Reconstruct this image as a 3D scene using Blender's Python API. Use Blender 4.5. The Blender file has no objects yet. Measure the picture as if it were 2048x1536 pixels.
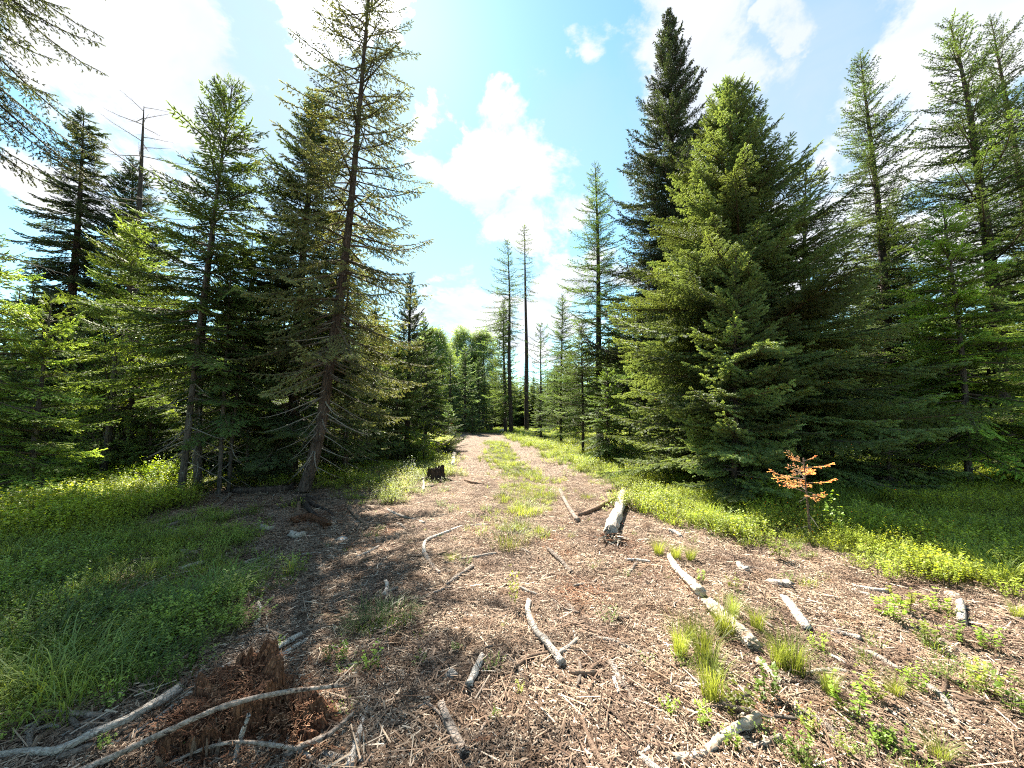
import bpy, math, random
import numpy as np
from mathutils import Vector, Euler, noise as mnoise

# ------------------------------------------------------------------ camera, light, exposure
sc = bpy.context.scene
C = sc.collection
PITCH = math.radians(4.8); CH = 1.55; FPX = 769.0
cam_d = bpy.data.cameras.new('camera'); cam = bpy.data.objects.new('camera', cam_d); C.objects.link(cam)
cam.location = (0, 0, CH); cam.rotation_euler = (math.radians(90) + PITCH, 0, 0)
cam_d.sensor_width = 36; cam_d.lens = 36 * FPX / 2048; cam_d.clip_start = 0.05; cam_d.clip_end = 2000
sc.camera = cam
SUN_EL, SUN_AZ = math.radians(49), math.radians(-21)      # azimuth measured from +Y towards +X
SUN_DIR = Vector((math.sin(SUN_AZ) * math.cos(SUN_EL), math.cos(SUN_AZ) * math.cos(SUN_EL), math.sin(SUN_EL)))
sc.view_settings.view_transform = 'Standard'; sc.view_settings.look = 'None'
sc.view_settings.gamma = 1.0; sc.view_settings.use_curve_mapping = False
sc.view_settings.exposure = 2.15
sc.cycles.max_bounces = 6; sc.cycles.diffuse_bounces = 4; sc.cycles.glossy_bounces = 2; sc.cycles.transmission_bounces = 4
sc.cycles.sample_clamp_indirect = 4; sc.cycles.pixel_filter_type = 'BLACKMAN_HARRIS'; sc.cycles.filter_width = 1.1
sc.cycles.use_denoising = False
sc.cycles.caustics_reflective = False; sc.cycles.caustics_refractive = False

sun_d = bpy.data.lights.new('sun', 'SUN'); sun = bpy.data.objects.new('sun', sun_d); C.objects.link(sun)
sun_d.energy = 5.0; sun_d.angle = math.radians(0.6); sun_d.color = (1.0, 0.94, 0.82)
sun.rotation_euler = SUN_DIR.to_track_quat('Z', 'Y').to_euler(); sun.location = (0, 0, 40)

def pxdir(px, py):
    u = (px - 1024) / FPX; v = (768 - py) / FPX
    return Vector((u, math.cos(PITCH) - v * math.sin(PITCH), math.sin(PITCH) + v * math.cos(PITCH)))

def build_world():
    w = bpy.data.worlds.new('World'); sc.world = w; w.use_nodes = True
    nt = w.node_tree; N = nt.nodes; L = nt.links; N.clear()
    def n(t, **k):
        x = N.new(t)
        for a, b in k.items(): setattr(x, a, b)
        return x
    out = n('ShaderNodeOutputWorld'); bg = n('ShaderNodeBackground'); bg.inputs[1].default_value = 1.0
    L.new(bg.outputs[0], out.inputs[0])
    sky = n('ShaderNodeTexSky', sky_type='NISHITA', sun_disc=False, sun_elevation=SUN_EL, sun_rotation=SUN_AZ)
    sky.air_density = 1.0; sky.dust_density = 0.25; sky.ozone_density = 1.0; sky.altitude = 700
    sk = n('ShaderNodeVectorMath', operation='SCALE'); sk.inputs[3].default_value = 0.057
    L.new(sky.outputs[0], sk.inputs[0])
    tn = n('ShaderNodeVectorMath', operation='MULTIPLY'); tn.inputs[1].default_value = (1.02, 1.32, 1.14)
    L.new(sk.outputs[0], tn.inputs[0])
    tc = n('ShaderNodeTexCoord'); nrm = n('ShaderNodeVectorMath', operation='NORMALIZE'); L.new(tc.outputs['Generated'], nrm.inputs[0])
    D = nrm.outputs[0]
    wn = n('ShaderNodeTexNoise'); wn.inputs['Scale'].default_value = 5.0; wn.inputs['Detail'].default_value = 6; wn.inputs['Roughness'].default_value = .62; L.new(D, wn.inputs['Vector'])
    w1 = n('ShaderNodeVectorMath', operation='SUBTRACT'); L.new(wn.outputs['Color'], w1.inputs[0]); w1.inputs[1].default_value = (.5, .5, .5)
    w2 = n('ShaderNodeVectorMath', operation='SCALE'); L.new(w1.outputs[0], w2.inputs[0]); w2.inputs[3].default_value = .26
    w3 = n('ShaderNodeVectorMath', operation='ADD'); L.new(w2.outputs[0], w3.inputs[0]); L.new(D, w3.inputs[1])
    w4 = n('ShaderNodeVectorMath', operation='NORMALIZE'); L.new(w3.outputs[0], w4.inputs[0]); DW = w4.outputs[0]
    sep = n('ShaderNodeSeparateXYZ'); L.new(D, sep.inputs[0])
    def math_(op, a, b=None, clamp=False):
        m = n('ShaderNodeMath', operation=op); m.use_clamp = clamp
        for i, s in enumerate((a, b)):
            if s is None: continue
            if isinstance(s, (int, float)): m.inputs[i].default_value = s
            else: L.new(s, m.inputs[i])
        return m.outputs[0]
    # project the direction onto a cloud layer
    zz = math_('ADD', math_('MAXIMUM', sep.outputs[2], 0.02), 0.35)
    cx = math_('DIVIDE', sep.outputs[0], zz); cy = math_('DIVIDE', sep.outputs[1], zz)
    cb = n('ShaderNodeCombineXYZ'); L.new(cx, cb.inputs[0]); L.new(cy, cb.inputs[1])
    def noi(scale, detail, rough, dist=0.0):
        t = n('ShaderNodeTexNoise'); t.inputs['Scale'].default_value = scale; t.inputs['Detail'].default_value = detail
        t.inputs['Roughness'].default_value = rough; t.inputs['Distortion'].default_value = dist
        L.new(cb.outputs[0], t.inputs['Vector']); return t.outputs[0]
    n1 = noi(4.2, 9, 0.62, 0.25); n2 = noi(1.6, 4, 0.5)
    # (px, py, radius in picture px, weight)
    blobs = [(260, 40, 220, 1.1), (230, 190, 160, 1.0), (330, 230, 150, 1.05), (400, 330, 110, .8), (735, 0, 85, 1.3), (640, -120, 160, 1.0),
             (860, 290, 95, .75), (980, 280, 75, .85), (1010, 360, 110, 1.05), (1070, 400, 110, .95), (1000, 450, 80, .8), (1110, 460, 110, .9), (1040, 160, 50, .55),
             (1190, 80, 70, .75), (1330, 60, 130, .9), (1380, 150, 130, .95), (1585, 50, 60, .95), (1590, 170, 90, .6), (1700, 430, 200, 1.0), (1480, 330, 100, .7), (1760, 60, 110, .75), (1990, 10, 150, 1.1),
             (1840, 200, 110, .9), (1950, 300, 300, 1.0), (930, 640, 120, .95), (1150, 600, 170, .9), (300, 420, 200, .75), (-200, 100, 400, .4), (2400, 300, 420, .9)]
    acc = None
    for (bx, by, br, wt) in blobs:
        c = pxdir(bx, by); k = c.length; c.normalize(); ang = br / FPX / k
        d = n('ShaderNodeVectorMath', operation='DOT_PRODUCT'); L.new(DW, d.inputs[0]); d.inputs[1].default_value = c
        mr = n('ShaderNodeMapRange', interpolation_type='SMOOTHSTEP'); L.new(d.outputs['Value'], mr.inputs[0])
        mr.inputs[1].default_value = math.cos(ang * 1.45); mr.inputs[2].default_value = math.cos(ang * 0.35)
        mr.inputs[3].default_value = 0; mr.inputs[4].default_value = wt
        acc = mr.outputs[0] if acc is None else math_('MAXIMUM', acc, mr.outputs[0])
    # everywhere outside the picture: scattered clouds of the same kind
    front = n('ShaderNodeMapRange'); L.new(sep.outputs[1], front.inputs[0]); front.inputs[1].default_value = 0.35; front.inputs[2].default_value = 0.0
    front.inputs[3].default_value = 0.0; front.inputs[4].default_value = 1.0
    acc = math_('MAXIMUM', acc, math_('MULTIPLY', math_('MULTIPLY', n2, 1.2), front.outputs[0]))
    s = math_('ADD', math_('MULTIPLY', math_('SUBTRACT', n1, 0.5), 3.0), math_('MULTIPLY', math_('SUBTRACT', n2, 0.5), 0.8))
    s = math_('ADD', s, math_('MULTIPLY', acc, 1.15))
    dens = n('ShaderNodeMapRange', interpolation_type='SMOOTHSTEP'); L.new(s, dens.inputs[0])
    dens.inputs[1].default_value = 0.74; dens.inputs[2].default_value = 1.12
    # cloud brightness: thin veils bluish, thick parts white; greyer cores
    core = n('ShaderNodeMapRange'); L.new(noi(2.3, 5, 0.55, 0.6), core.inputs[0])
    core.inputs[1].default_value = 0.38; core.inputs[2].default_value = 0.62; core.inputs[3].default_value = 0.0; core.inputs[4].default_value = 1.0
    cc = n('ShaderNodeMix', data_type='RGBA'); L.new(core.outputs[0], cc.inputs['Factor'])
    cc.inputs['A'].default_value = (0.205, 0.222, 0.255, 1); cc.inputs['B'].default_value = (0.28, 0.28, 0.282, 1)
    # brighter towards the sun
    ds = n('ShaderNodeVectorMath', operation='DOT_PRODUCT'); L.new(D, ds.inputs[0]); ds.inputs[1].default_value = SUN_DIR
    gl = n('ShaderNodeMapRange', interpolation_type='SMOOTHSTEP'); L.new(ds.outputs['Value'], gl.inputs[0]); gl.inputs[1].default_value = 0.955; gl.inputs[2].default_value = 1.0
    gl.inputs[3].default_value = 1.0; gl.inputs[4].default_value = 2.4
    cg = n('ShaderNodeVectorMath', operation='SCALE'); L.new(cc.outputs['Result'], cg.inputs[0]); L.new(gl.outputs[0], cg.inputs[3])
    # thin high veils
    va = None
    for (bx, by, br, wt) in [(520, 100, 230, .95), (590, 330, 150, .8), (430, 330, 130, .6), (1540, 240, 230, .85), (1450, 60, 130, .7), (1800, 250, 150, .5), (900, 700, 200, .5), (1120, 330, 120, .35)]:
        c = pxdir(bx, by); k = c.length; c.normalize(); ang = br / FPX / k
        d = n('ShaderNodeVectorMath', operation='DOT_PRODUCT'); L.new(DW, d.inputs[0]); d.inputs[1].default_value = c
        mr = n('ShaderNodeMapRange', interpolation_type='SMOOTHSTEP'); L.new(d.outputs['Value'], mr.inputs[0])
        mr.inputs[1].default_value = math.cos(ang * 1.6); mr.inputs[2].default_value = math.cos(ang * 0.3); mr.inputs[4].default_value = wt
        va = mr.outputs[0] if va is None else math_('MAXIMUM', va, mr.outputs[0])
    va = math_('MULTIPLY', va, math_('ADD', math_('MULTIPLY', noi(2.6, 7, .6, .8), 1.1), .25), clamp=True)
    vm = n('ShaderNodeMix', data_type='RGBA'); L.new(va, vm.inputs['Factor']); L.new(tn.outputs[0], vm.inputs['A']); vm.inputs['B'].default_value = (.165, .196, .235, 1)
    mx = n('ShaderNodeMix', data_type='RGBA'); L.new(dens.outputs[0], mx.inputs['Factor']); L.new(vm.outputs['Result'], mx.inputs['A']); L.new(cg.outputs[0], mx.inputs['B'])
    L.new(mx.outputs['Result'], bg.inputs[0])
build_world()

# ------------------------------------------------------------------ helpers
rng = np.random.default_rng(7)
random.seed(7)

def tag(o, label=None, cat=None, group=None, kind=None):
    if label: o['label'] = label
    if cat: o['category'] = cat
    if group: o['group'] = group
    if kind: o['kind'] = kind
    return o

def hgt(x, y):
    """gently uneven ground"""
    d = math.hypot(x, y)
    h = 0.07 * mnoise.noise((x * .35, y * .35, 3.1)) + 0.035 * mnoise.noise((x * 1.7, y * 1.7, 9.2))
    if d < 14: h += 0.020 * mnoise.noise((x * 5, y * 5, 1.7)) + .010 * mnoise.noise((x * 11, y * 11, 5.))
    h += 0.10 * max(0, min(1, (-x - 2.6) / 2.5)) * max(0, min(1, (y - 2.5) / 2))          # the left bank under the shrubs
    h += 0.12 * max(0, min(1, (x - 3.0) / 3.0)) * max(0, min(1, (y - 4) / 3))
    cxr = .1 + .035 * (y - 3)
    for o_ in (-.85, .85): h -= .035 * math.exp(-((x - cxr - o_) / .28) ** 2) * min(1, y / 3)
    h *= max(.35, min(1, d / 3))
    return h

def ground_pt(px, py, z=0.0):
    d = pxdir(px, py)
    if d.z >= -1e-4: d.z = -1e-4
    t = (z - CH) / d.z
    x, y = d.x * t, d.y * t
    if z == 0.0:
        for _ in range(3):
            hh = hgt(x, y); t = (hh - CH) / d.z; x, y = d.x * t, d.y * t
        return Vector((x, y, hgt(x, y)))
    return Vector((x, y, z))

def at_depth(px, py, Y):
    d = pxdir(px, py); t = Y / d.y
    return Vector((d.x * t, Y, CH + d.z * t))

def project(x, y, z=0.0):
    yy = np.asarray(y); zz = np.asarray(z) - CH
    dep = yy * math.cos(PITCH) + zz * math.sin(PITCH)
    dep = np.where(dep < .05, .05, dep)
    up = -yy * math.sin(PITCH) + zz * math.cos(PITCH)
    return 1024 + FPX * np.asarray(x) / dep, 768 - FPX * up / dep

def in_poly(px, py, poly):
    px = np.asarray(px, float); py = np.asarray(py, float); r = np.zeros(px.shape, bool)
    n = len(poly)
    for i in range(n):
        x0, y0 = poly[i]; x1, y1 = poly[(i + 1) % n]
        if y0 == y1: continue
        c = ((y0 > py) != (y1 > py)) & (px < (x1 - x0) * (py - y0) / (y1 - y0) + x0)
        r ^= c
    return r

class MB:
    """collects verts / faces / material indices"""
    def __init__(s): s.v = []; s.f = []; s.m = []; s.t = []; s.n = 0
    def add(s, V, F, mi=0, tip=0.0):
        V = np.asarray(V, float).reshape(-1, 3)
        s.v.append(V)
        for f in F: s.f.append(tuple(i + s.n for i in f)); s.m.append(mi)
        s.t.append(np.full(len(V), tip) if np.isscalar(tip) else np.asarray(tip, float)); s.n += len(V)
    def mesh(s, name, mats, smooth=False):
        V = np.concatenate(s.v) if s.v else np.zeros((0, 3))
        me = bpy.data.meshes.new(name); me.from_pydata(V.tolist(), [], s.f)
        for m in mats: me.materials.append(m)
        me.polygons.foreach_set('material_index', np.array(s.m, np.int32))
        if smooth: me.polygons.foreach_set('use_smooth', np.ones(len(s.f), bool))
        a = me.attributes.new('tip', 'FLOAT', 'POINT'); a.data.foreach_set('value', np.concatenate(s.t).astype(np.float32))
        me.update(); return me

def tri_mesh(name, V, T, mi, tip, mats):
    me = bpy.data.meshes.new(name)
    nv, nt_ = len(V), len(T)
    me.vertices.add(nv); me.vertices.foreach_set('co', V.astype(np.float32).ravel())
    me.loops.add(nt_ * 3); me.loops.foreach_set('vertex_index', T.astype(np.int32).ravel())
    me.polygons.add(nt_); me.polygons.foreach_set('loop_start', np.arange(0, nt_ * 3, 3, dtype=np.int32))
    me.polygons.foreach_set('loop_total', np.full(nt_, 3, np.int32))
    for m in mats: me.materials.append(m)
    me.polygons.foreach_set('material_index', mi.astype(np.int32))
    a = me.attributes.new('tip', 'FLOAT', 'POINT'); a.data.foreach_set('value', tip.astype(np.float32))
    me.update(calc_edges=True); me.validate(); return me

def link(name, me, parent=None, loc=(0, 0, 0), rot=(0, 0, 0), color=None):
    o = bpy.data.objects.new(name, me); C.objects.link(o); o.location = loc; o.rotation_euler = rot
    if parent: o.parent = parent
    if color: o.color = (*color, 1)
    return o

def empty(name, loc, label, cat, group=None):
    o = bpy.data.objects.new(name, None); C.objects.link(o); o.location = loc; o.empty_display_size = .2
    return tag(o, label, cat, group)

# ------------------------------------------------------------------ materials
def mat(name, build):
    m = bpy.data.materials.new(name); m.use_nodes = True; nt = m.node_tree; nt.nodes.clear()
    out = nt.nodes.new('ShaderNodeOutputMaterial'); nt.links.new(build(nt).outputs[0], out.inputs[0]); return m

def nd(nt, t, ins=None, **k):
    x = nt.nodes.new(t)
    for a, b in k.items(): setattr(x, a, b)
    for key, v in (ins or {}).items():
        s = x.inputs[key]
        if hasattr(v, 'is_output') or isinstance(v, bpy.types.NodeSocket): nt.links.new(v, s)
        else: s.default_value = v
    return x

def mixc(nt, f, a, b, mode='MIX'):
    x = nd(nt, 'ShaderNodeMix', {'Factor': f, 'A': a, 'B': b}, data_type='RGBA', blend_type=mode); return x.outputs['Result']

def foliage_mat(name, trans=0.36, tiplift=1.15, spec=0.3, warm=(1.2, 1.12, 0.5), jit=0.95):
    def b(nt):
        oi = nd(nt, 'ShaderNodeObjectInfo'); at = nd(nt, 'ShaderNodeAttribute', attribute_name='tip')
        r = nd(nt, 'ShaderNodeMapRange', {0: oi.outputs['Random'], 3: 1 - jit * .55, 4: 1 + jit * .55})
        t = nd(nt, 'ShaderNodeMapRange', {0: at.outputs['Fac'], 3: 1 - .35 * tiplift, 4: 1 + tiplift * .6})  # tips lighter as new growth; spread also paints shaded gaps and lit sprays
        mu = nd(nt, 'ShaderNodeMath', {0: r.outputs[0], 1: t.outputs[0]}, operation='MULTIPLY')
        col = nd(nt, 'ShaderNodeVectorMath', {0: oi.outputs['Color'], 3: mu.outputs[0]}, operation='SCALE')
        # some sprays yellower, some bluer
        geo = nd(nt, 'ShaderNodeNewGeometry')
        nz = nd(nt, 'ShaderNodeTexNoise', {'Vector': geo.outputs['Position'], 'Scale': 1.7, 'Detail': 3})
        hue = mixc(nt, nz.outputs[0], (0.86, 1.0, 1.12, 1), (1.2, 1.03, .72, 1))
        c2 = mixc(nt, 1.0, col.outputs[0], hue, 'MULTIPLY')
        p = nd(nt, 'ShaderNodeBsdfPrincipled', {'Base Color': c2, 'Roughness': .5, 'Specular IOR Level': spec})
        tc = mixc(nt, 1.0, c2, (*warm, 1), 'MULTIPLY')
        tc = nd(nt, 'ShaderNodeVectorMath', {0: tc, 3: 1.9}, operation='SCALE').outputs[0]
        tr = nd(nt, 'ShaderNodeBsdfTranslucent', {'Color': tc})
        return nd(nt, 'ShaderNodeMixShader', {0: trans, 1: p.outputs[0], 2: tr.outputs[0]})
    return mat(name, b)

def wood_mat(name, c1, c2, scale=(14, 14, 2.5), rough=.85, bump=.5, flecks=None, bumpd=.02, moss=None):
    def b(nt):
        tc = nd(nt, 'ShaderNodeTexCoord'); mp = nd(nt, 'ShaderNodeMapping', {0: tc.outputs['Object'], 3: scale})
        a = nd(nt, 'ShaderNodeTexNoise', {'Vector': mp.outputs[0], 'Scale': 1.0, 'Detail': 7, 'Roughness': .68})
        ra = nd(nt, 'ShaderNodeMapRange', {0: a.outputs[0], 1: .34, 2: .66})
        col = mixc(nt, ra.outputs[0], (*c1, 1), (*c2, 1))
        oi = nd(nt, 'ShaderNodeObjectInfo'); rv = nd(nt, 'ShaderNodeMapRange', {0: oi.outputs['Random'], 3: .72, 4: 1.25})
        col = nd(nt, 'ShaderNodeVectorMath', {0: col, 3: rv.outputs[0]}, operation='SCALE').outputs[0]
        for (fc, sc_, th) in (flecks or []):
            f = nd(nt, 'ShaderNodeTexNoise', {'Vector': tc.outputs['Object'], 'Scale': sc_, 'Detail': 5, 'Roughness': .7})
            fr = nd(nt, 'ShaderNodeMapRange', {0: f.outputs[0], 1: th, 2: th + .07})
            col = mixc(nt, fr.outputs[0], col, (*fc, 1))
        v = nd(nt, 'ShaderNodeTexVoronoi', {'Vector': mp.outputs[0], 'Scale': 1.3}, feature='DISTANCE_TO_EDGE')
        vr = nd(nt, 'ShaderNodeMapRange', {0: v.outputs[0], 1: 0.0, 2: .18})
        hsum = nd(nt, 'ShaderNodeMath', {0: a.outputs[0], 1: vr.outputs[0]}, operation='ADD')
        bp = nd(nt, 'ShaderNodeBump', {'Height': hsum.outputs[0], 'Strength': bump, 'Distance': bumpd})
        return nd(nt, 'ShaderNodeBsdfPrincipled', {'Base Color': col, 'Roughness': rough, 'Normal': bp.outputs[0], 'Specular IOR Level': .2})
    return mat(name, b)

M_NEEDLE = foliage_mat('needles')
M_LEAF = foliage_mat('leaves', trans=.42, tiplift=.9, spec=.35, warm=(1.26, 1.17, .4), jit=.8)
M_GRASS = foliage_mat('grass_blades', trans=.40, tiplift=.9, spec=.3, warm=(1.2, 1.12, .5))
M_TWIG = wood_mat('twig_bark', (.05, .035, .024), (.13, .10, .075), (20, 20, 20), bump=0)
M_GREYTWIG = wood_mat('dead_twig_bark', (.10, .085, .07), (.24, .21, .18), (20, 20, 20), bump=0)
M_BARK = wood_mat('spruce_bark', (.026, .018, .015), (.105, .075, .06), (13, 13, 4.5), bump=.9, flecks=[((.26, .25, .22), 9, .62)], bumpd=.03)
M_BARKGREY = wood_mat('grey_bark', (.035, .028, .023), (.12, .098, .082), (16, 16, 5), bump=.8, flecks=[((.2, .2, .17), 12, .62)], bumpd=.02)
M_BLEACH = wood_mat('weathered_wood', (.25, .205, .17), (.60, .53, .46), (34, 34, 34), bump=.9, flecks=[((.07, .05, .038), 18, .58)], bumpd=.006)
M_STICK = wood_mat('old_stick', (.12, .088, .066), (.36, .29, .24), (30, 30, 30), bump=.9, flecks=[((.05, .035, .03), 20, .56)], bumpd=.006)
M_BROWN = wood_mat('brown_stick', (.08, .05, .035), (.24, .16, .11), (26, 26, 26), bump=.6, bumpd=.006)
M_ROT = wood_mat('rotten_red_wood', (.07, .026, .013), (.27, .125, .065), (46, 46, 7), bump=1.0, flecks=[((.03, .014, .008), 9, .58), ((.36, .24, .15), 13, .66)], bumpd=.02)
M_ROTLOG = wood_mat('rotten_log_wood', (.30, .22, .15), (.66, .57, .46), (10, 10, 10), bump=.9, flecks=[((.20, .11, .06), 7, .60), ((.05, .035, .025), 15, .6)], bumpd=.012)
M_ORANGE = foliage_mat('dead_orange_needles', trans=.3, tiplift=.3, warm=(1.2, .9, .5))

def chip_mat(name, cols):
    def b(nt):
        at = nd(nt, 'ShaderNodeAttribute', attribute_name='tip')
        cr = nd(nt, 'ShaderNodeValToRGB', {0: at.outputs['Fac']})
        e = cr.color_ramp.elements
        while len(e) < len(cols): e.new(.5)
        for i, c in enumerate(cols): e[i].position = i / (len(cols) - 1); e[i].color = (*c, 1)
        oi = nd(nt, 'ShaderNodeObjectInfo'); rv = nd(nt, 'ShaderNodeMapRange', {0: oi.outputs['Random'], 3: .8, 4: 1.2})
        col = nd(nt, 'ShaderNodeVectorMath', {0: cr.outputs[0], 3: rv.outputs[0]}, operation='SCALE').outputs[0]
        ps = nd(nt, 'ShaderNodeNewGeometry').outputs['Position']
        a = nd(nt, 'ShaderNodeTexNoise', {'Vector': ps, 'Scale': 1.3, 'Detail': 5, 'Roughness': .65}); ar = nd(nt, 'ShaderNodeMapRange', {0: a.outputs[0], 1: .36, 2: .64})
        col = mixc(nt, 1.0, col, mixc(nt, ar.outputs[0], (.62, .56, .54, 1), (1.12, 1.08, 1.0, 1)), 'MULTIPLY')
        b_ = nd(nt, 'ShaderNodeTexNoise', {'Vector': ps, 'Scale': 4.5, 'Detail': 4, 'Roughness': .6}); br = nd(nt, 'ShaderNodeMapRange', {0: b_.outputs[0], 1: .52, 2: .66})
        col = mixc(nt, br.outputs[0], col, mixc(nt, 1.0, col, (.62, .54, .48, 1), 'MULTIPLY'))
        return nd(nt, 'ShaderNodeBsdfPrincipled', {'Base Color': col, 'Roughness': .85, 'Specular IOR Level': .15})
    return mat(name, b)
M_CHIP = chip_mat('wood_litter', [(.022, .014, .010), (.13, .088, .063), (.30, .22, .165), (.032, .02, .015), (.21, .145, .105), (.46, .36, .275), (.05, .034, .026), (.72, .62, .51)])

# ------------------------------------------------------------------ branch templates
def frames(D):
    D = D / np.linalg.norm(D, axis=1, keepdims=True)
    up = np.tile([0, 0, 1.], (len(D), 1)); bad = np.abs(D[:, 2]) > .95; up[bad] = [1, 0, 0]
    S = np.cross(up, D); S /= np.linalg.norm(S, axis=1, keepdims=True)
    return D, S, np.cross(D, S)

def finger_template(nn, kind, r):
    """a twiglet along +X, length 1, needle reach 1: core spindle plus needles"""
    V = []; T = []
    if kind != 'lod':
        a = [0, 2.1, 4.2]
        for x, q in ((0, .16), (.6, .30)): V += [(x, q * math.cos(k), q * math.sin(k)) for k in a]
        V.append((1.0, 0, 0))
        for i in range(3):
            j = (i + 1) % 3; T += [(i, j, 3 + j), (i, 3 + j, 3 + i), (3 + i, 3 + j, 6)]
    for i in range(nn):
        t = (i + r.uniform(0, .8)) / nn
        phi = i * 2.4 + r.uniform(-.4, .4); c, s = math.cos(phi), math.sin(phi)
        if kind == 'flat': s *= .45
        fw = r.uniform(.12, .3) * (1.0 if kind != 'tuft' else .3)
        R = (1.0 if t < .8 else .75) * r.uniform(.75, 1.1)
        w = .09 if kind != 'lod' else .17
        b = len(V)
        V += [(t - w, 0, 0), (t + w, 0, 0), (min(t + fw, 1.12), R * c, R * s)]; T.append((b, b + 1, b + 2))
    return np.array(V, float), np.array(T, int)

def strip_tube(P, R, sides=3):
    """tube along a polyline; returns V,T"""
    P = np.asarray(P, float); n = len(P); D = np.gradient(P, axis=0)
    D, S, U = frames(D); V = []
    for k in range(sides):
        a = 2 * math.pi * k / sides; V.append(P + (math.cos(a) * S + math.sin(a) * U) * np.asarray(R)[:, None])
    V = np.stack(V, 1).reshape(-1, 3); T = []
    for i in range(n - 1):
        for k in range(sides):
            j = (k + 1) % sides; a, b, c, d = i * sides + k, i * sides + j, (i + 1) * sides + j, (i + 1) * sides + k
            T += [(a, b, c), (a, c, d)]
    return V, np.array(T, int)

def make_branch(L, sp, r):
    """one bough growing along +X, flat in XY, drooping in Z"""
    g = sp.get('g', 1.0); VV = []; TT = []; MI = []; TP = []; nv = 0
    def push(V, T, m, tip):
        nonlocal nv
        VV.append(V); TT.append(T + nv); MI.append(np.full(len(T), m)); TP.append(np.full(len(V), tip) if np.isscalar(tip) else tip); nv += len(V)
    npt = 9; t = np.linspace(0, 1, npt)
    dr, uptip = sp['droop'] * r.uniform(.6, 1.4), sp['up'] * r.uniform(.5, 1.5)
    wob = r.uniform(-.06, .06)
    main = np.stack([t * L, wob * L * np.sin(t * 3.1), L * (-dr * t ** 1.4 + uptip * t ** 4)], 1)
    r0 = .006 + .010 * L
    push(*strip_tube(main, r0 * (1 - .85 * t), 4 if g < 1.5 else 3), 0, 0)
    segs = []    # finger: p, d, len, tip
    step = sp['sec'] * g; tt = sp['bare']
    ns = max(2, int(L * (1 - sp['bare']) / step)); side = 1
    for i in range(ns * 2):
        s = sp['bare'] + (1 - sp['bare']) * (i + r.uniform(0, .9)) / (ns * 2)
        if r.uniform() < sp['gap']: continue
        side = -side
        p = np.array([np.interp(s, t, main[:, k]) for k in range(3)])
        prof = (1 - s) ** .75 * min(1, .35 + 2.2 * s)
        l2 = max(.05, L * sp['wf'] * prof * r.uniform(.6, 1.15))
        ang = math.radians(sp['ang'] + r.uniform(-14, 14)); el = -sp['sdroop'] * r.uniform(.2, 1.7) + sp['lift'] * r.uniform(-.6, 1)
        d0 = np.array([math.cos(ang), side * math.sin(ang), el]); d0 /= np.linalg.norm(d0)
        m2 = 4; q = np.linspace(0, 1, m2)
        P2 = p + np.outer(q * l2, d0) + np.outer(q ** 2 * l2 * .22, [1, 0, 0]) + np.outer(-q ** 2 * l2 * sp['sdroop'] * .6, [0, 0, 1])
        if g < 1.5 or l2 > .3: push(*strip_tube(P2, (.0025 + .004 * l2) * (1.1 - q) * (1 if g < 1.5 else 1.6), 3), 0, 0)
        f2 = sp['fin'] * g; nf = max(1, int(l2 / f2)); s2 = 1
        for j in range(nf * 2 + 1):
            if sp['fl'] == 0: break
            u = 1.0 if j == nf * 2 else (j + .6) / (nf * 2)
            if j < nf * 2 and r.uniform() < sp['fgap']: continue
            pp = np.array([np.interp(u, q, P2[:, k]) for k in range(3)])
            s2 = -s2; a2 = 0 if j == nf * 2 else s2 * math.radians(r.uniform(30, 60))
            ca, sa = math.cos(a2), math.sin(a2)
            dd = np.array([d0[0] * ca - d0[1] * sa, d0[0] * sa + d0[1] * ca, d0[2] - sp['hang'] * r.uniform(0, 1.4) + sp['lift'] * r.uniform(0, .8)])
            ln = sp['fl'] * g ** .6 * r.uniform(.65, 1.25) * (1 - .25 * u)
            segs.append((pp, dd, ln, .2 + .8 * max(s ** 1.5, u) * r.uniform(.5, 1)))
    # leader tip and needles along the main stem
    nm = int(L / (sp['fin'] * g * 1.2)) + 1
    for i in range(nm):
        s = 1 - (1 - sp['bare'] * .8) * i / nm
        if sp['fl'] == 0: break
        p = np.array([np.interp(s, t, main[:, k]) for k in range(3)])
        d = np.array([1, r.uniform(-.5, .5), r.uniform(-.3, .5)]) if i else np.array([1, 0, .2])
        segs.append((p, d, sp['fl'] * g ** .6 * (1.3 if i == 0 else .9), s))
    if sp.get('cones'):
        for i in range(int(L * 6)):
            s = r.uniform(.4, 1); p = np.array([np.interp(s, t, main[:, k]) for k in range(3)]) + r.uniform(-.12, .12, 3) * [1, 1, .2]
            q = np.linspace(0, 1, 4); P2 = p + np.outer(q, [0.01, 0, -.09]); push(*strip_tube(P2, np.array([.01, .02, .02, .006]), 5), 0, 0)
    if segs:
        P = np.array([s[0] for s in segs]); D = np.array([s[1] for s in segs]); Ls = np.array([s[2] for s in segs]); tp = np.array([s[3] for s in segs])
        D, S, U = frames(D)
        temps = [finger_template(sp['nn'], sp['kind'], r) for _ in range(4)]
        pick = r.integers(0, 4, len(P)); R = sp['fr'] * g ** .75
        for k in range(4):
            m = pick == k
            if not m.any(): continue
            fv, ft = temps[k]; n = m.sum()
            V = P[m][:, None] + fv[None, :, 0:1] * (Ls[m][:, None, None] * D[m][:, None]) + R * (fv[None, :, 1:2] * S[m][:, None] + fv[None, :, 2:3] * U[m][:, None])
            T = ft[None] + (np.arange(n) * len(fv))[:, None, None]
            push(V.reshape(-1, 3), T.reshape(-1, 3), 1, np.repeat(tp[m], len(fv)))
    return np.concatenate(VV), np.concatenate(TT), np.concatenate(MI), np.concatenate(TP)

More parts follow.
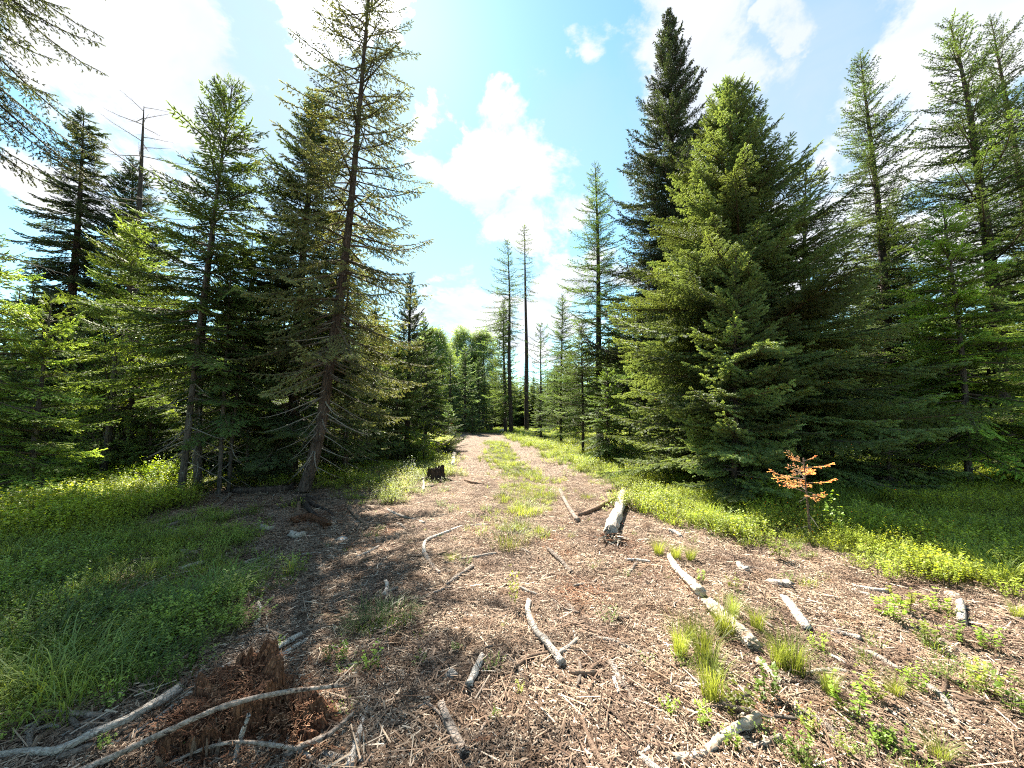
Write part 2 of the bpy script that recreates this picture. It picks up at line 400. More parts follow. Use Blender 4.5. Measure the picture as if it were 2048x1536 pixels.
SPEC = {
 'spruce': dict(sec=.072, fin=.066, fl=.095, fr=.025, nn=22, kind='round', wf=.34, ang=52, droop=.10, up=.12, sdroop=.12, hang=.18, lift=.22, bare=.12, gap=.05, fgap=.10),
 'dense':  dict(sec=.068, fin=.062, fl=.085, fr=.026, nn=18, kind='round', wf=.34, ang=50, droop=.02, up=.22, sdroop=.02, hang=.05, lift=.55, bare=.10, gap=.05, fgap=.10, cones=True),
 'fir':    dict(sec=.072, fin=.062, fl=.100, fr=.025, nn=20, kind='flat', wf=.32, ang=55, droop=.16, up=.05, sdroop=.20, hang=.22, lift=.05, bare=.15, gap=.08, fgap=.16),
 'larch':  dict(sec=.085, fin=.060, fl=.050, fr=.030, nn=14, kind='tuft', wf=.33, ang=62, droop=.04, up=.10, sdroop=.10, hang=.15, lift=.30, bare=.10, gap=.10, fgap=.26),
 'lichen': dict(sec=.080, fin=.060, fl=.070, fr=.022, nn=17, kind='round', wf=.26, ang=58, droop=.18, up=.16, sdroop=.30, hang=.35, lift=.10, bare=.22, gap=.10, fgap=.20),
 'sapling': dict(sec=.036, fin=.026, fl=.028, fr=.009, nn=14, kind='round', wf=.36, ang=55, droop=.05, up=.15, sdroop=.1, hang=.1, lift=.2, bare=.3, gap=.1, fgap=.1),
 'bare':   dict(sec=.13, fin=.1, fl=0, fr=.01, nn=0, kind='round', wf=.30, ang=55, droop=.22, up=.10, sdroop=.25, hang=.1, lift=.2, bare=.2, gap=.15, fgap=0),
}
for k in ('spruce', 'dense', 'fir', 'larch'):
    SPEC[k + '_far'] = dict(SPEC[k], g=2.0, nn=9, kind='lod')
    SPEC[k + '_far']['cones'] = False
SIZES = [.35, .7, 1.2, 1.9, 2.9]
_groups = {}

def gn_group(key, templates):
    """instance raw meshes on points picked by attribute; every copy belongs to the object that carries it"""
    ng = bpy.data.node_groups.new(key, 'GeometryNodeTree')
    ng.interface.new_socket('Geometry', in_out='INPUT', socket_type='NodeSocketGeometry')
    ng.interface.new_socket('Geometry', in_out='OUTPUT', socket_type='NodeSocketGeometry')
    N = ng.nodes; L = ng.links
    gi = N.new('NodeGroupInput'); go = N.new('NodeGroupOutput')
    jn = N.new('GeometryNodeJoinGeometry')
    for me in reversed(templates):
        src = bpy.data.objects.new(me.name, me)           # holds the mesh only; never linked into the scene
        oi = N.new('GeometryNodeObjectInfo'); oi.inputs['Object'].default_value = src; oi.transform_space = 'ORIGINAL'
        g2i = N.new('GeometryNodeGeometryToInstance'); L.new(oi.outputs['Geometry'], g2i.inputs[0]); L.new(g2i.outputs[0], jn.inputs[0])
    iop = N.new('GeometryNodeInstanceOnPoints')
    L.new(gi.outputs[0], iop.inputs['Points']); L.new(jn.outputs[0], iop.inputs['Instance'])
    iop.inputs['Pick Instance'].default_value = True
    def na(nm, t):
        a = N.new('GeometryNodeInputNamedAttribute'); a.data_type = t; a.inputs[0].default_value = nm
        return a.outputs[0]
    L.new(na('idx', 'INT'), iop.inputs['Instance Index']); L.new(na('scl', 'FLOAT_VECTOR'), iop.inputs['Scale'])
    e2r = N.new('FunctionNodeEulerToRotation'); L.new(na('rot', 'FLOAT_VECTOR'), e2r.inputs[0]); L.new(e2r.outputs[0], iop.inputs['Rotation'])
    L.new(iop.outputs[0], go.inputs[0])
    return ng

def point_mesh(name, P, rot, scl, idx):
    me = bpy.data.meshes.new(name); n = len(P); me.vertices.add(n)
    me.vertices.foreach_set('co', np.asarray(P, np.float32).ravel())
    for nm, dat in (('rot', rot), ('scl', scl)):
        a = me.attributes.new(nm, 'FLOAT_VECTOR', 'POINT'); a.data.foreach_set('vector', np.asarray(dat, np.float32).ravel())
    a = me.attributes.new('idx', 'INT', 'POINT'); a.data.foreach_set('value', np.asarray(idx, np.int32))
    me.update(); return me

def spread(name, P, rot, scl, idx, group, parent=None, color=(.1, .15, .05), loc=(0, 0, 0)):
    o = link(name, point_mesh(name, P, rot, scl, idx), parent, loc, color=color)
    m = o.modifiers.new('foliage', 'NODES'); m.node_group = group
    return o

NV = 3
def species(sp):
    if sp not in _groups:
        r = np.random.default_rng(abs(sum(map(ord, sp))) + 5); T = []
        wm = M_GREYTWIG if sp in ('bare',) else M_TWIG
        for L_ in SIZES:
            for k in range(NV): T.append(tri_mesh(sp.split('_')[0] + '_bough', *make_branch(L_, SPEC[sp], r), [wm, M_NEEDLE]))
        _groups[sp] = gn_group(sp, T)
    return _groups[sp]

def tube_mesh(name, pts, rad, mats, sides=10, rough=.06, cap=True, seed=0, res=6, mi=0, mb=None, groove=0.0, jag=0.0):
    """uneven tapered tube through pts (Catmull-Rom), closed ends"""
    P = [Vector(p) for p in pts]; n = len(P); Q = []; R = []
    for i in range(n - 1):
        p0, p1, p2, p3 = P[max(0, i - 1)], P[i], P[i + 1], P[min(n - 1, i + 2)]
        for k in range(res + (1 if i == n - 2 else 0)):
            t = k / res; t2 = t * t; t3 = t2 * t
            Q.append(.5 * ((2 * p1) + (p2 - p0) * t + (2 * p0 - 5 * p1 + 4 * p2 - p3) * t2 + (3 * p1 - p0 - 3 * p2 + p3) * t3))
            R.append(rad[i] * (1 - t) + rad[i + 1] * t)
    A = np.array([tuple(q) for q in Q]); D, S, U = frames(np.gradient(A, axis=0)); V = []
    for i in range(len(A)):
        for k in range(sides):
            a = 2 * math.pi * k / sides
            f = 1 + rough * 2.4 * mnoise.noise((math.cos(a) * 1.3 + seed, math.sin(a) * 1.3, i * .35)) + rough * mnoise.noise((math.cos(a) * 3 + seed, math.sin(a) * 3, i * 1.1))
            if groove: f *= 1 + groove * 1.6 * mnoise.noise((math.cos(a) * 4.5 + seed, math.sin(a) * 4.5, i * .12))
            v_ = A[i] + (math.cos(a) * S[i] + math.sin(a) * U[i]) * R[i] * f
            if jag and i in (0, len(A) - 1): v_ = v_ + D[i] * R[i] * jag * (abs(mnoise.noise((k * .9 + seed, i, 3.))) * 2.5) * (1 if i else -1)
            V.append(v_)
    F = []
    for i in range(len(A) - 1):
        for k in range(sides):
            j = (k + 1) % sides; F.append((i * sides + k, i * sides + j, (i + 1) * sides + j, (i + 1) * sides + k))
    nb = len(V)
    if cap:
        V.append(A[0] - D[0] * R[0] * (.15 if not jag else -.1)); V.append(A[-1] + D[-1] * R[-1] * (.3 if not jag else -.1)); e = (len(A) - 1) * sides
        for k in range(sides):
            j = (k + 1) % sides; F.append((nb, j, k)); F.append((nb + 1, e + k, e + j))
    own = mb is None
    if own: mb = MB()
    mb.add(V, F, mi)
    return mb.mesh(name, mats, smooth=True) if own else None

GREEN = {'spruce': (.060, .092, .034), 'dense': (.030, .046, .022), 'fir': (.070, .115, .028), 'larch': (.095, .150, .038), 'lichen': (.085, .100, .045)}
_tree_n = [0]

def conifer(name, label, cat, base, top, R, sp, cb=.06, dens=13, trunk=.14, color=None, mids=(), el=(-12, 45), prof=.85, bias=None,
            far=False, group=None, bark=None, dead=0, belly=.12, leanfree=True, seed=None, lenj=.28):
    """base, top: world points; R: longest bough; cb: where the crown starts (0..1); bias: (azimuth, gain)"""
    _tree_n[0] += 1; r = np.random.default_rng(seed or (100 + _tree_n[0]))
    base = Vector(base); top = Vector(top); H = (top - base).length
    t = empty(name, base, label, cat, group)
    pts = [Vector((0, 0, -.12))] + [Vector(m) - base for m in mids] + [top - base]
    zs = np.array([p.z for p in pts]); A = np.array([tuple(p) for p in pts])
    if len(pts) == 2 and leanfree:      # slight natural wobble
        for f, a in ((.35, .006), (.7, -.006)):
            q = pts[0].lerp(pts[-1], f) + Vector((a * H * r.uniform(-1, 1), a * H * r.uniform(-1, 1), 0)); pts.insert(-1, q)
        A = np.array([tuple(p) for p in pts]); zs = A[:, 2]
    Z = zs[-1]
    rad = [max(.008, trunk * (1 - max(0, z) / Z) ** .8 + .006) * (1.12 if i == 0 else 1) for i, z in enumerate(zs)]
    if len(pts) < 5:
        pts.insert(1, pts[0].lerp(pts[1], .12)); rad.insert(1, rad[0] * .8)
    link('trunk', tube_mesh('trunk', pts, rad, [bark or M_BARK], sides=8 if far else 12, rough=.05, seed=_tree_n[0], res=3 if far else 5), t)
    ax = np.array([tuple(p) for p in pts]); ax = ax[np.argsort(ax[:, 2])]
    def P(z): return np.array([np.interp(z, ax[:, 2], ax[:, k]) for k in range(3)])
    spn = sp + '_far' if (far and sp + '_far' in SPEC) else sp
    def crown(nm, spk, lo, hi, n, R_, elr, pr, bel, colr):
        s = np.sort((np.arange(n) + r.uniform(0, 1, n)) / n); 
        if n > 20: s = s ** .9
        # pull into loose whorls
        z = (lo + (hi - lo) * s) * Z
        wh = .30 * (.6 + .4 * R_ / 2); z = np.where(r.uniform(0, 1, n) < .6, np.round(z / wh) * wh + r.normal(0, .03, n), z)
        z = np.clip(z, lo * Z, Z * .995); s = (z / Z - lo) / (hi - lo)
        ln = R_ * np.clip(1 - s, .0, 1) ** pr * np.minimum(1, .62 + (s / max(bel, .01)) * .38) * (1 + lenj * r.normal(0, 1, n).clip(-1.6, 1.4)) + .10
        az = (np.arange(n) * 2.399 + r.uniform(-.5, .5, n)) % (2 * math.pi)
        if bias: ln = ln * (1 + bias[1] * np.cos(az - bias[0]))
        ln = np.clip(ln, .12, 4.2)
        ee = np.radians(elr[0] + (elr[1] - elr[0]) * s ** 1.9 + r.normal(0, 7, n))
        cls = np.argmin(np.abs(np.log(np.array(SIZES)[None, :] / ln[:, None])), 1)
        idx = cls * NV + r.integers(0, NV, n); k = ln / np.array(SIZES)[cls]
        pp = np.array([P(v) for v in z]); rot = np.stack([r.normal(0, .25, n), -ee, az], 1)
        return spread(nm, pp, rot, np.stack([k, k * r.uniform(.85, 1.2, n), k], 1), idx, species(spk), t, colr)
    Lc = Z * (1 - cb) * (1.3 if sp in ('larch', 'lichen') and not far else 1.5)
    if sp != 'bare': crown('crown', spn, cb, 1.0, int(Lc * dens), R, el, prof, belly, color or GREEN[sp])
    else: crown('bare_branches', 'bare', cb, 1.0, int(Lc * dens), R, el, prof, belly, (.2, .17, .14))
    if dead and sp != 'bare': crown('dead_branches', 'bare', max(.03, cb * .25), max(cb * 1.3, .35), int(dead), R * .6, (-18, -5), .3, .3, (.2, .17, .14))
    return t

def tree_px(name, label, cat, bx, tx, ty, Y, Rpx, sp, **k):
    """base under picture column bx at depth Y, top seen at (tx, ty)"""
    b = at_depth(bx, 850, Y); x = b.x
    for _ in range(3):       # the base is lower than y=850: keep its picture column
        zz = hgt(x, Y); dep = Y * math.cos(PITCH) + (zz - CH) * math.sin(PITCH); x = (bx - 1024) / FPX * dep
    base = Vector((x, Y, hgt(x, Y))); top = at_depth(tx, ty, Y)
    mids = [at_depth(mx, my, Y) for mx, my in k.pop('mids', [])]
    return conifer(name, label, cat, base, top, Rpx / FPX * Y, sp, mids=mids, **k)

# ------------------------------------------------------------------ zones of the ground, as seen from the track
Z_RIGHT = [(1003, 863), (1100, 868), (1250, 856), (5000, 862), (5000, 1260), (2048, 1195), (1900, 1165), (1790, 1150), (1700, 1118), (1560, 1085), (1400, 1062), (1300, 1025), (1255, 990), (1185, 962), (1130, 930), (1085, 902), (1030, 882)]
Z_MID = [(968, 882), (1005, 884), (1065, 940), (1112, 975), (1105, 995), (1075, 1010), (1060, 1045), (1058, 1075), (1000, 1085), (998, 1040), (1000, 985), (985, 930)]
Z_LMID = [(880, 868), (905, 880), (862, 900), (905, 925), (905, 955), (850, 985), (790, 1010), (730, 1012), (660, 1000), (620, 985), (560, 985), (480, 990), (380, 985), (380, 870)]
Z_LBANK = [(-5000, 870), (-500, 900), (0, 940), (365, 940), (350, 1035), (250, 1075), (120, 1100), (0, 1130), (-400, 1250), (-5000, 1700)]
Z_LGRASS = [(-3000, 1300), (-400, 1220), (0, 1120), (150, 1095), (300, 1050), (420, 1060), (500, 1120), (495, 1180), (440, 1250), (350, 1300), (250, 1370), (120, 1420), (0, 1440), (-3000, 2500)]
Z_FAREND = [(840, 857), (1200, 857), (1200, 863), (1003, 866), (900, 866)]

# ------------------------------------------------------------------ ground
def build_ground():
    def axis(lo, hi, fine, lof, hif):
        v = [0.0]; s = fine
        while v[-1] < hi: s = fine if v[-1] < hif else s * 1.12; v.append(v[-1] + s)
        w = [0.0]; s = fine
        while w[-1] > lo: s = fine if w[-1] > lof else s * 1.12; w.append(w[-1] - s)
        return np.array(sorted(set(w + v)))
    X = axis(-420, 420, .09, -6, 7); Y = axis(-60, 600, .09, -1, 10)
    gx, gy = np.meshgrid(X, Y); x = gx.ravel(); y = gy.ravel()
    z = np.array([hgt(a, b) for a, b in zip(x, y)])
    nx, ny = len(X), len(Y)
    i = np.arange((ny - 1) * nx).reshape(ny - 1, nx)[:, :-1].ravel()
    q = np.stack([i, i + 1, i + nx + 1, i + nx], 1)
    me = bpy.data.meshes.new('ground'); me.from_pydata(np.stack([x, y, z], 1).tolist(), [], q.tolist())
    me.polygons.foreach_set('use_smooth', np.ones(len(q), bool))
    jx = np.array([mnoise.noise((a * 1.3, b * 1.3, 0.)) for a, b in zip(x, y)]) * .7 * np.minimum(1, y / 7); jy = np.array([mnoise.noise((a * 1.3, b * 1.3, 7.)) for a, b in zip(x, y)]) * .7 * np.clip(y / 7, 0, 1)
    px, py = project(x + jx, np.maximum(y + jy, .3))
    veg = np.zeros(len(x))
    for zn in (Z_RIGHT, Z_MID, Z_LMID, Z_LBANK, Z_LGRASS, Z_FAREND): veg = np.maximum(veg, in_poly(px, py, zn).astype(float))
    veg[(y > 46) & (np.abs(x) > 0)] = 1
    red = np.zeros(len(x))
    for (cx, cy, rr, w) in ((640, 1040, .8, 1), (430, 1450, .75, 1), (1120, 1075, .8, .7), (1180, 1180, .45, .7), (1340, 1150, .3, .6), (960, 1060, .6, .5), (740, 1070, .7, .5), (560, 1500, .5, .8), (1580, 1450, .35, .5)):
        p = ground_pt(cx, cy); red = np.maximum(red, w * np.exp(-((x - p.x) ** 2 + (y - p.y) ** 2) / (rr * rr * .6)))
    for nm, d in (('veg', veg), ('red', red)):
        a = me.attributes.new(nm, 'FLOAT', 'POINT'); a.data.foreach_set('value', d.astype(np.float32))
    def b(nt):
        g = nd(nt, 'ShaderNodeNewGeometry'); P = g.outputs['Position']
        def nz(s, d=8, r=.65): return nd(nt, 'ShaderNodeTexNoise', {'Vector': P, 'Scale': s, 'Detail': d, 'Roughness': r}).outputs[0]
        def mr(f, a, b_, c=0., d=1.): return nd(nt, 'ShaderNodeMapRange', {0: f, 1: a, 2: b_, 3: c, 4: d}).outputs[0]
        vg = nd(nt, 'ShaderNodeAttribute', attribute_name='veg').outputs['Fac']; rd = nd(nt, 'ShaderNodeAttribute', attribute_name='red').outputs['Fac']
        c = mixc(nt, mr(nz(28), .38, .62), (.05, .034, .025, 1), (.26, .195, .145, 1))
        c = mixc(nt, mr(nz(2.2, 5), .42, .62, 0, .55), c, (.12, .085, .068, 1))
        v = nd(nt, 'ShaderNodeTexVoronoi', {'Vector': nd(nt, 'ShaderNodeVectorMath', {0: P, 1: (1, .6, 1)}, operation='MULTIPLY').outputs[0], 'Scale': 55.})
        c = mixc(nt, mr(nd(nt, 'ShaderNodeSeparateColor', {0: v.outputs['Color']}).outputs[0], .80, .9), c, (.50, .40, .31, 1))
        rc = mixc(nt, mr(nz(30), .4, .6), (.10, .045, .025, 1), (.28, .15, .09, 1))
        c = mixc(nt, nd(nt, 'ShaderNodeMath', {0: rd, 1: mr(nz(5), .3, .6)}, operation='MULTIPLY').outputs[0], c, rc)
        gr = mixc(nt, mr(nz(12), .35, .65), (.035, .032, .018, 1), (.10, .11, .035, 1))
        c = mixc(nt, nd(nt, 'ShaderNodeMath', {0: vg, 1: mr(nz(6), .25, .5)}, operation='MULTIPLY').outputs[0], c, gr)
        hs = nd(nt, 'ShaderNodeMath', {0: nz(45), 1: mr(v.outputs['Distance'], 0, .8, 1, 0)}, operation='ADD').outputs[0]
        bp = nd(nt, 'ShaderNodeBump', {'Height': hs, 'Strength': .8, 'Distance': .02})
        return nd(nt, 'ShaderNodeBsdfPrincipled', {'Base Color': c, 'Roughness': .95, 'Normal': bp.outputs[0], 'Specular IOR Level': .1})
    me.materials.append(mat('forest_soil', b))
    tag(link('ground', me), 'bare brown track floor running between mossy shrub covered verges', None, None, 'structure')
build_ground()

# ------------------------------------------------------------------ small plant and litter templates
def leafy_clump(r, h, w, n, leaf, nl):
    V = []; T = []; tp = []; mi = []
    for _ in range(n):
        a = r.uniform(0, 6.28); rr = w * math.sqrt(r.uniform()); hh = h * r.uniform(.55, 1.1)
        b = np.array([rr * .6 * math.cos(a), rr * .6 * math.sin(a), 0]); e = np.array([rr * math.cos(a) * 1.2, rr * math.sin(a) * 1.2, hh])
        sd = np.array([-math.sin(a), math.cos(a), 0]) * .0022; k = len(V); V += [b - sd, b + sd, e]; T.append((k, k + 1, k + 2)); tp += [0, 0, 0]; mi.append(0)
        for j in range(nl):
            q = r.uniform(.25, 1.05); p = b + (e - b) * q; th = r.uniform(0, 6.28); el = r.uniform(-.25, .6)
            d = np.array([math.cos(th) * math.cos(el), math.sin(th) * math.cos(el), math.sin(el)]); s = np.cross(d, [0, 0, 1]); s /= np.linalg.norm(s) + 1e-9
            s = s + np.array([0, 0, r.uniform(-.5, .5)]); l = leaf * r.uniform(.6, 1.25)
            k = len(V); V += [p, p + d * l * .5 + s * l * .33, p + d * l, p + d * l * .5 - s * l * .33]; T += [(k, k + 1, k + 2), (k, k + 2, k + 3)]
            tp += [q] * 4; mi += [1, 1]
    return np.array(V), np.array(T), np.array(mi), np.array(tp)

def grass_tuft(r, n, h, w, wd=.0045, arch=1.0):
    V = []; T = []; tp = []
    for _ in range(n):
        a = r.uniform(0, 6.28); rr = w * r.uniform() ** .7; b = np.array([rr * math.cos(a), rr * math.sin(a), -.01]); a2 = a + r.normal(0, .7)
        out = np.array([math.cos(a2), math.sin(a2), 0]); L = h * r.uniform(.45, 1.15); bend = arch * r.uniform(.15, .75) * L; sd = np.array([-out[1], out[0], 0]); wv = wd * r.uniform(.6, 1.3)
        k = len(V); m = 5
        for i in range(m):
            t = i / m; p = b + out * bend * t ** 2 + np.array([0, 0, L * (t - .38 * arch * t ** 2.4)]); ww = wv * (1 - t * .8); V += [p - sd * ww, p + sd * ww]; tp += [t, t]
        V.append(b + out * bend * 1.05 + np.array([0, 0, L * (1 - .40 * arch)])); tp.append(1)
        for i in range(m - 1): q = k + 2 * i; T += [(q, q + 1, q + 3), (q, q + 3, q + 2)]
        q = k + 2 * (m - 1); T.append((q, q + 1, q + 2))
    return np.array(V), np.array(T), np.ones(len(T)), np.array(tp)

def litter_patch(r, n, size, lens, wids, dish=.006):
    """loose flat slivers, each a low wedge-ended prism"""
    V = []; T = []; tp = []
    for _ in range(n):
        x, y = r.uniform(-size / 2, size / 2, 2); a = r.uniform(0, 6.28); L = r.uniform(*lens) * (1 if r.uniform() > .12 else 1.7); W = r.uniform(*wids); hh = min(W * .6, .008)
        d = np.array([math.cos(a), math.sin(a), r.normal(0, .16)]); s = np.array([-math.sin(a), math.cos(a), r.normal(0, .15)]); u = np.array([0, 0, 1.])
        p = np.array([x, y, r.uniform(0, dish)]); k = len(V)
        V += [p - d * L / 2 - s * W / 2, p - d * L / 2 + s * W / 2, p + d * L / 2 + s * W * .4, p + d * L / 2 - s * W * .4, p - d * L * .35 + u * hh, p + d * L * .38 + u * hh * .8]
        T += [(k, k + 1, k + 4), (k + 1, k + 2, k + 5), (k + 1, k + 5, k + 4), (k + 2, k + 3, k + 5), (k + 3, k, k + 4), (k + 3, k + 4, k + 5)]
        tp += [r.uniform()] * 6
    return np.array(V), np.array(T), np.zeros(len(T)), np.array(tp)

RR = np.random.default_rng(31)
G_SHRUB = gn_group('low_shrub', [tri_mesh('low_shrub', *leafy_clump(RR, .20, .17, 20, .019, 14), [M_TWIG, M_LEAF]) for _ in range(5)])
G_GRASS = gn_group('grass', [tri_mesh('grass_blade', *grass_tuft(RR, 30, .26, .08, .0032), [M_GRASS, M_GRASS]) for _ in range(5)])
G_LITTER = gn_group('litter', [tri_mesh('litter', *litter_patch(RR, 900, .56, (.006, .030), (.0018, .0060)), [M_CHIP]) for _ in range(5)])
G_CHIPS = gn_group('chips', [tri_mesh('chips', *litter_patch(RR, 24, .6, (.016, .060), (.004, .011), .012), [M_CHIP]) for _ in range(5)])
G_TWIGS = gn_group('twigs', [tri_mesh('twigs', *litter_patch(RR, 15, .7, (.07, .26), (.003, .0065), .02), [M_CHIP]) for _ in range(4)])

def sample_zone(poly, n, ymax=60, xmax=26, near=1.2, power=1.0):
    """points over the ground inside a zone; denser close to the track's near end"""
    y = near + (ymax - near) * rng.uniform(0, 1, n) ** (1.6 * power); x = rng.uniform(-1, 1, n) * np.minimum(xmax, 2.0 * y + 1.5)
    jx = np.array([mnoise.noise((a * 1.3, b * 1.3, 0.)) for a, b in zip(x, y)]) * .7 * np.minimum(1, y / 7); jy = np.array([mnoise.noise((a * 1.3, b * 1.3, 7.)) for a, b in zip(x, y)]) * .7 * np.clip(y / 7, 0, 1)
    px, py = project(x + jx + rng.normal(0, .16, n) * np.minimum(1, y / 4), np.maximum(y + jy + rng.normal(0, .24, n) * np.minimum(1, y / 4), .3)); m = in_poly(px, py, poly)
    return x[m], y[m]

def lay(name, label, x, y, group, color, s0, s1, z0=0., flat=False, grow=0.0):
    n = len(x); z = np.array([hgt(a, b) for a, b in zip(x, y)]) + z0
    s = rng.uniform(s0, s1, n) * (1 + grow * y) * (1 if flat else np.array([.88 + .75 * mnoise.noise((a * .8, b * .8, s1 * 9)) for a, b in zip(x, y)]))
    scl = np.stack([s, s, s * (1 if flat else rng.uniform(.75, 1.25, n))], 1); rot = np.stack([rng.normal(0, .03 if flat else .1, n), rng.normal(0, .03 if flat else .1, n), rng.uniform(0, 6.28, n)], 1)
    o = spread(name, np.stack([x, y, z], 1), rot, scl, rng.integers(0, 4, n), group, color=color)
    return tag(o, label, None, None, 'stuff')

def build_cover():
    C1 = (.19, .23, .038); C2 = (.19, .235, .036); C3 = (.14, .19, .045)
    x, y = sample_zone(Z_RIGHT, 48000, 45, 30); lay('undergrowth', 'low bright green leafy shrubs along the right verge', x, y, G_SHRUB, C1, .55, 1.25, grow=.012)
    x, y = sample_zone(Z_RIGHT, 26000, 45, 30); lay('grass', 'long grass growing among the right hand shrubs', x, y, G_GRASS, (.15, .20, .045), .8, 1.3, grow=.02)
    x, y = sample_zone(Z_LBANK, 42000, 22, 26); lay('undergrowth', 'sunlit low leafy shrubs below the young firs on the left bank', x, y, G_SHRUB, C2, .9, 1.6, grow=.01)
    x, y = sample_zone(Z_LMID, 26000, 30, 16); lay('undergrowth', 'yellow green ground plants around the dark stump', x, y, G_SHRUB, C1, .6, 1.15, grow=.01)
    x, y = sample_zone(Z_LMID, 6000, 30, 16); lay('grass', 'grass between the plants around the dark stump', x, y, G_GRASS, (.14, .19, .04), .5, .9)
    x, y = sample_zone(Z_MID, 30000, 40, 10); lay('grass', 'thin grass strip along the middle of the track', x, y, G_GRASS, (.17, .21, .06), .35, .75, grow=.02)
    x, y = sample_zone(Z_MID, 9000, 40, 10); k = rng.uniform(0, 1, len(x)) < .6; lay('undergrowth', 'small leafy plants in the middle strip of the track', x[k], y[k], G_SHRUB, C1, .35, .7, grow=.012)
    x, y = sample_zone(Z_FAREND, 9000, 60, 16, near=20, power=.5); lay('grass', 'sunny grass at the far end of the track', x, y, G_GRASS, (.17, .23, .045), 1.2, 2.0)
    x, y = sample_zone(Z_LGRASS, 9500, 7, 9); lay('grass', 'lush dark green grass in the shade at the left edge', x, y, G_GRASS, (.17, .21, .055), .5, 1.2)
    x, y = sample_zone(Z_LGRASS, 12000, 7, 9); lay('undergrowth', 'small broad leaved plants among the shaded left grass', x, y, G_SHRUB, C3, .5, 1.0)
    # open floor
    n = 26000; y = .9 + 9.5 * rng.uniform(0, 1, n) ** 1.25; x = rng.uniform(-1, 1, n) * (1.5 * y + 1.4); px, py = project(x, y); m = np.zeros(n, bool)
    for zn in (Z_RIGHT, Z_LBANK, Z_LGRASS): m |= in_poly(px, py, zn)
    k = ~m; x, y = x[k][:5200], y[k][:5200]
    lay('litter', 'fine brown wood chips and needles covering the track', x, y, G_LITTER, (.2, .2, .2), .8, 1.3, .002, True)
    n = 6200; y = 1.2 + 20 * rng.uniform(0, 1, n) ** 1.5; x = rng.uniform(-1, 1, n) * (1.2 * y + 1.4); px, py = project(x, y); m = np.zeros(n, bool)
    for zn in (Z_RIGHT, Z_LBANK, Z_MID): m |= in_poly(px, py, zn)
    x, y = x[~m], y[~m]
    lay('litter', 'larger pale wood chips strewn over the track', x, y, G_CHIPS, (.2, .2, .2), .7, 1.3, .006, True)
    q = rng.uniform(0, 1, len(x)) < .75
    lay('litter', 'thin broken twigs strewn over the track', x[q] + .2, y[q] + .1, G_TWIGS, (.2, .2, .2), .7, 1.3, .006, True)
    # sparse weeds over the right foreground and centre
    n = 5200; y = 1.5 + 7 * rng.uniform(0, 1, n); x = rng.uniform(-3, 9, n); px, py = project(x, y)
    w = np.array([mnoise.noise((a * 1.1, b * 1.1, 4.)) for a, b in zip(x, y)])
    pr = np.clip((px - 1250) / 500, 0, 1) * np.clip(w * 2.2 + .35, 0, 1) + .03
    k = (rng.uniform(0, 1, n) < pr) & ~in_poly(px, py, Z_RIGHT); lay('weeds', 'sparse small green weeds sprouting on the bare ground', x[k], y[k], G_SHRUB, (.13, .19, .04), .22, .55)
    k = (rng.uniform(0, 1, n) < pr * .5) & ~in_poly(px, py, Z_RIGHT); lay('grass', 'sparse thin grass on the bare right foreground', x[k], y[k], G_GRASS, (.16, .20, .05), .25, .6)
build_cover()

# ------------------------------------------------------------------ the trees one can pick out
LT = dict(cat='tree')
YG = (.13, .185, .045)
# left side
tree_px('spruce_tree', 'near spruce at the left edge whose drooping boughs hang into the top corner', 'tree', -190, -190, -900, 5.2, 320, 'lichen', cb=.40, dens=20, trunk=.2, color=(.038, .047, .022), el=(-28, 5), dead=10, prof=.4)
tree_px('fir_tree', 'pale green young fir at the left edge with soft lit boughs', 'tree', -40, -10, 470, 6.2, 150, 'fir', dens=15, trunk=.05, color=YG, el=(-5, 45))
tree_px('fir_tree', 'light green young fir with a thin visible stem left of the broadleaf bush', 'tree', 58, 103, 598, 6.6, 150, 'fir', dens=13, trunk=.045, color=(.15, .21, .05), el=(5, 50), bark=M_BARKGREY)
tree_px('spruce_tree', 'narrow ragged spruce with a bent top behind the young fir', 'tree', 110, 168, 225, 11, 88, 'spruce', cb=.12, dens=22, trunk=.14, color=(.036, .052, .026), el=(-30, 25), prof=.62, lenj=.4)
tree_px('spruce_tree', 'dark spruce standing behind the broken snag', 'tree', 245, 266, 318, 12.5, 150, 'spruce', dens=22, trunk=.14, color=(.036, .055, .024), el=(-10, 40))
tree_px('dead_tree', 'grey snag with a broken bare top and a few long bare branches', 'dead tree', 240, 288, 212, 11.5, 75, 'bare', cb=.55, dens=5, trunk=.17, el=(0, 25), prof=.15, bark=M_BARKGREY)
tree_px('fir_tree', 'tall fir of the left clump with upswept boughs and a pointed top', 'tree', 395, 465, 168, 7.6, 150, 'fir', cb=.22, dens=15, trunk=.072, color=(.076, .112, .034), el=(-2, 58), mids=[(402, 700), (430, 420)], bark=M_BARKGREY, dead=46, prof=.62)
tree_px('fir_tree', 'slimmer leaning grey stem at the front of the left clump', 'tree', 358, 440, 330, 7.0, 120, 'fir', cb=.36, dens=12, trunk=.056, color=(.066, .10, .028), el=(-8, 40), mids=[(372, 900), (400, 640)], bark=M_BARKGREY, dead=30)
tree_px('fir_tree', 'bushy fir with long feathery sprays in front of the snag', 'tree', 262, 262, 455, 9.3, 130, 'fir', cb=.08, dens=17, trunk=.06, color=(.13, .18, .048), el=(0, 48), prof=.6)
tree_px('spruce_tree', 'dense dark spruce between the left clump and the leaning spruce', 'tree', 582, 634, 190, 9.0, 165, 'spruce', cb=.06, dens=20, trunk=.14, color=(.048, .068, .028), el=(-14, 42), prof=.75, dead=50, mids=[(598, 620)])
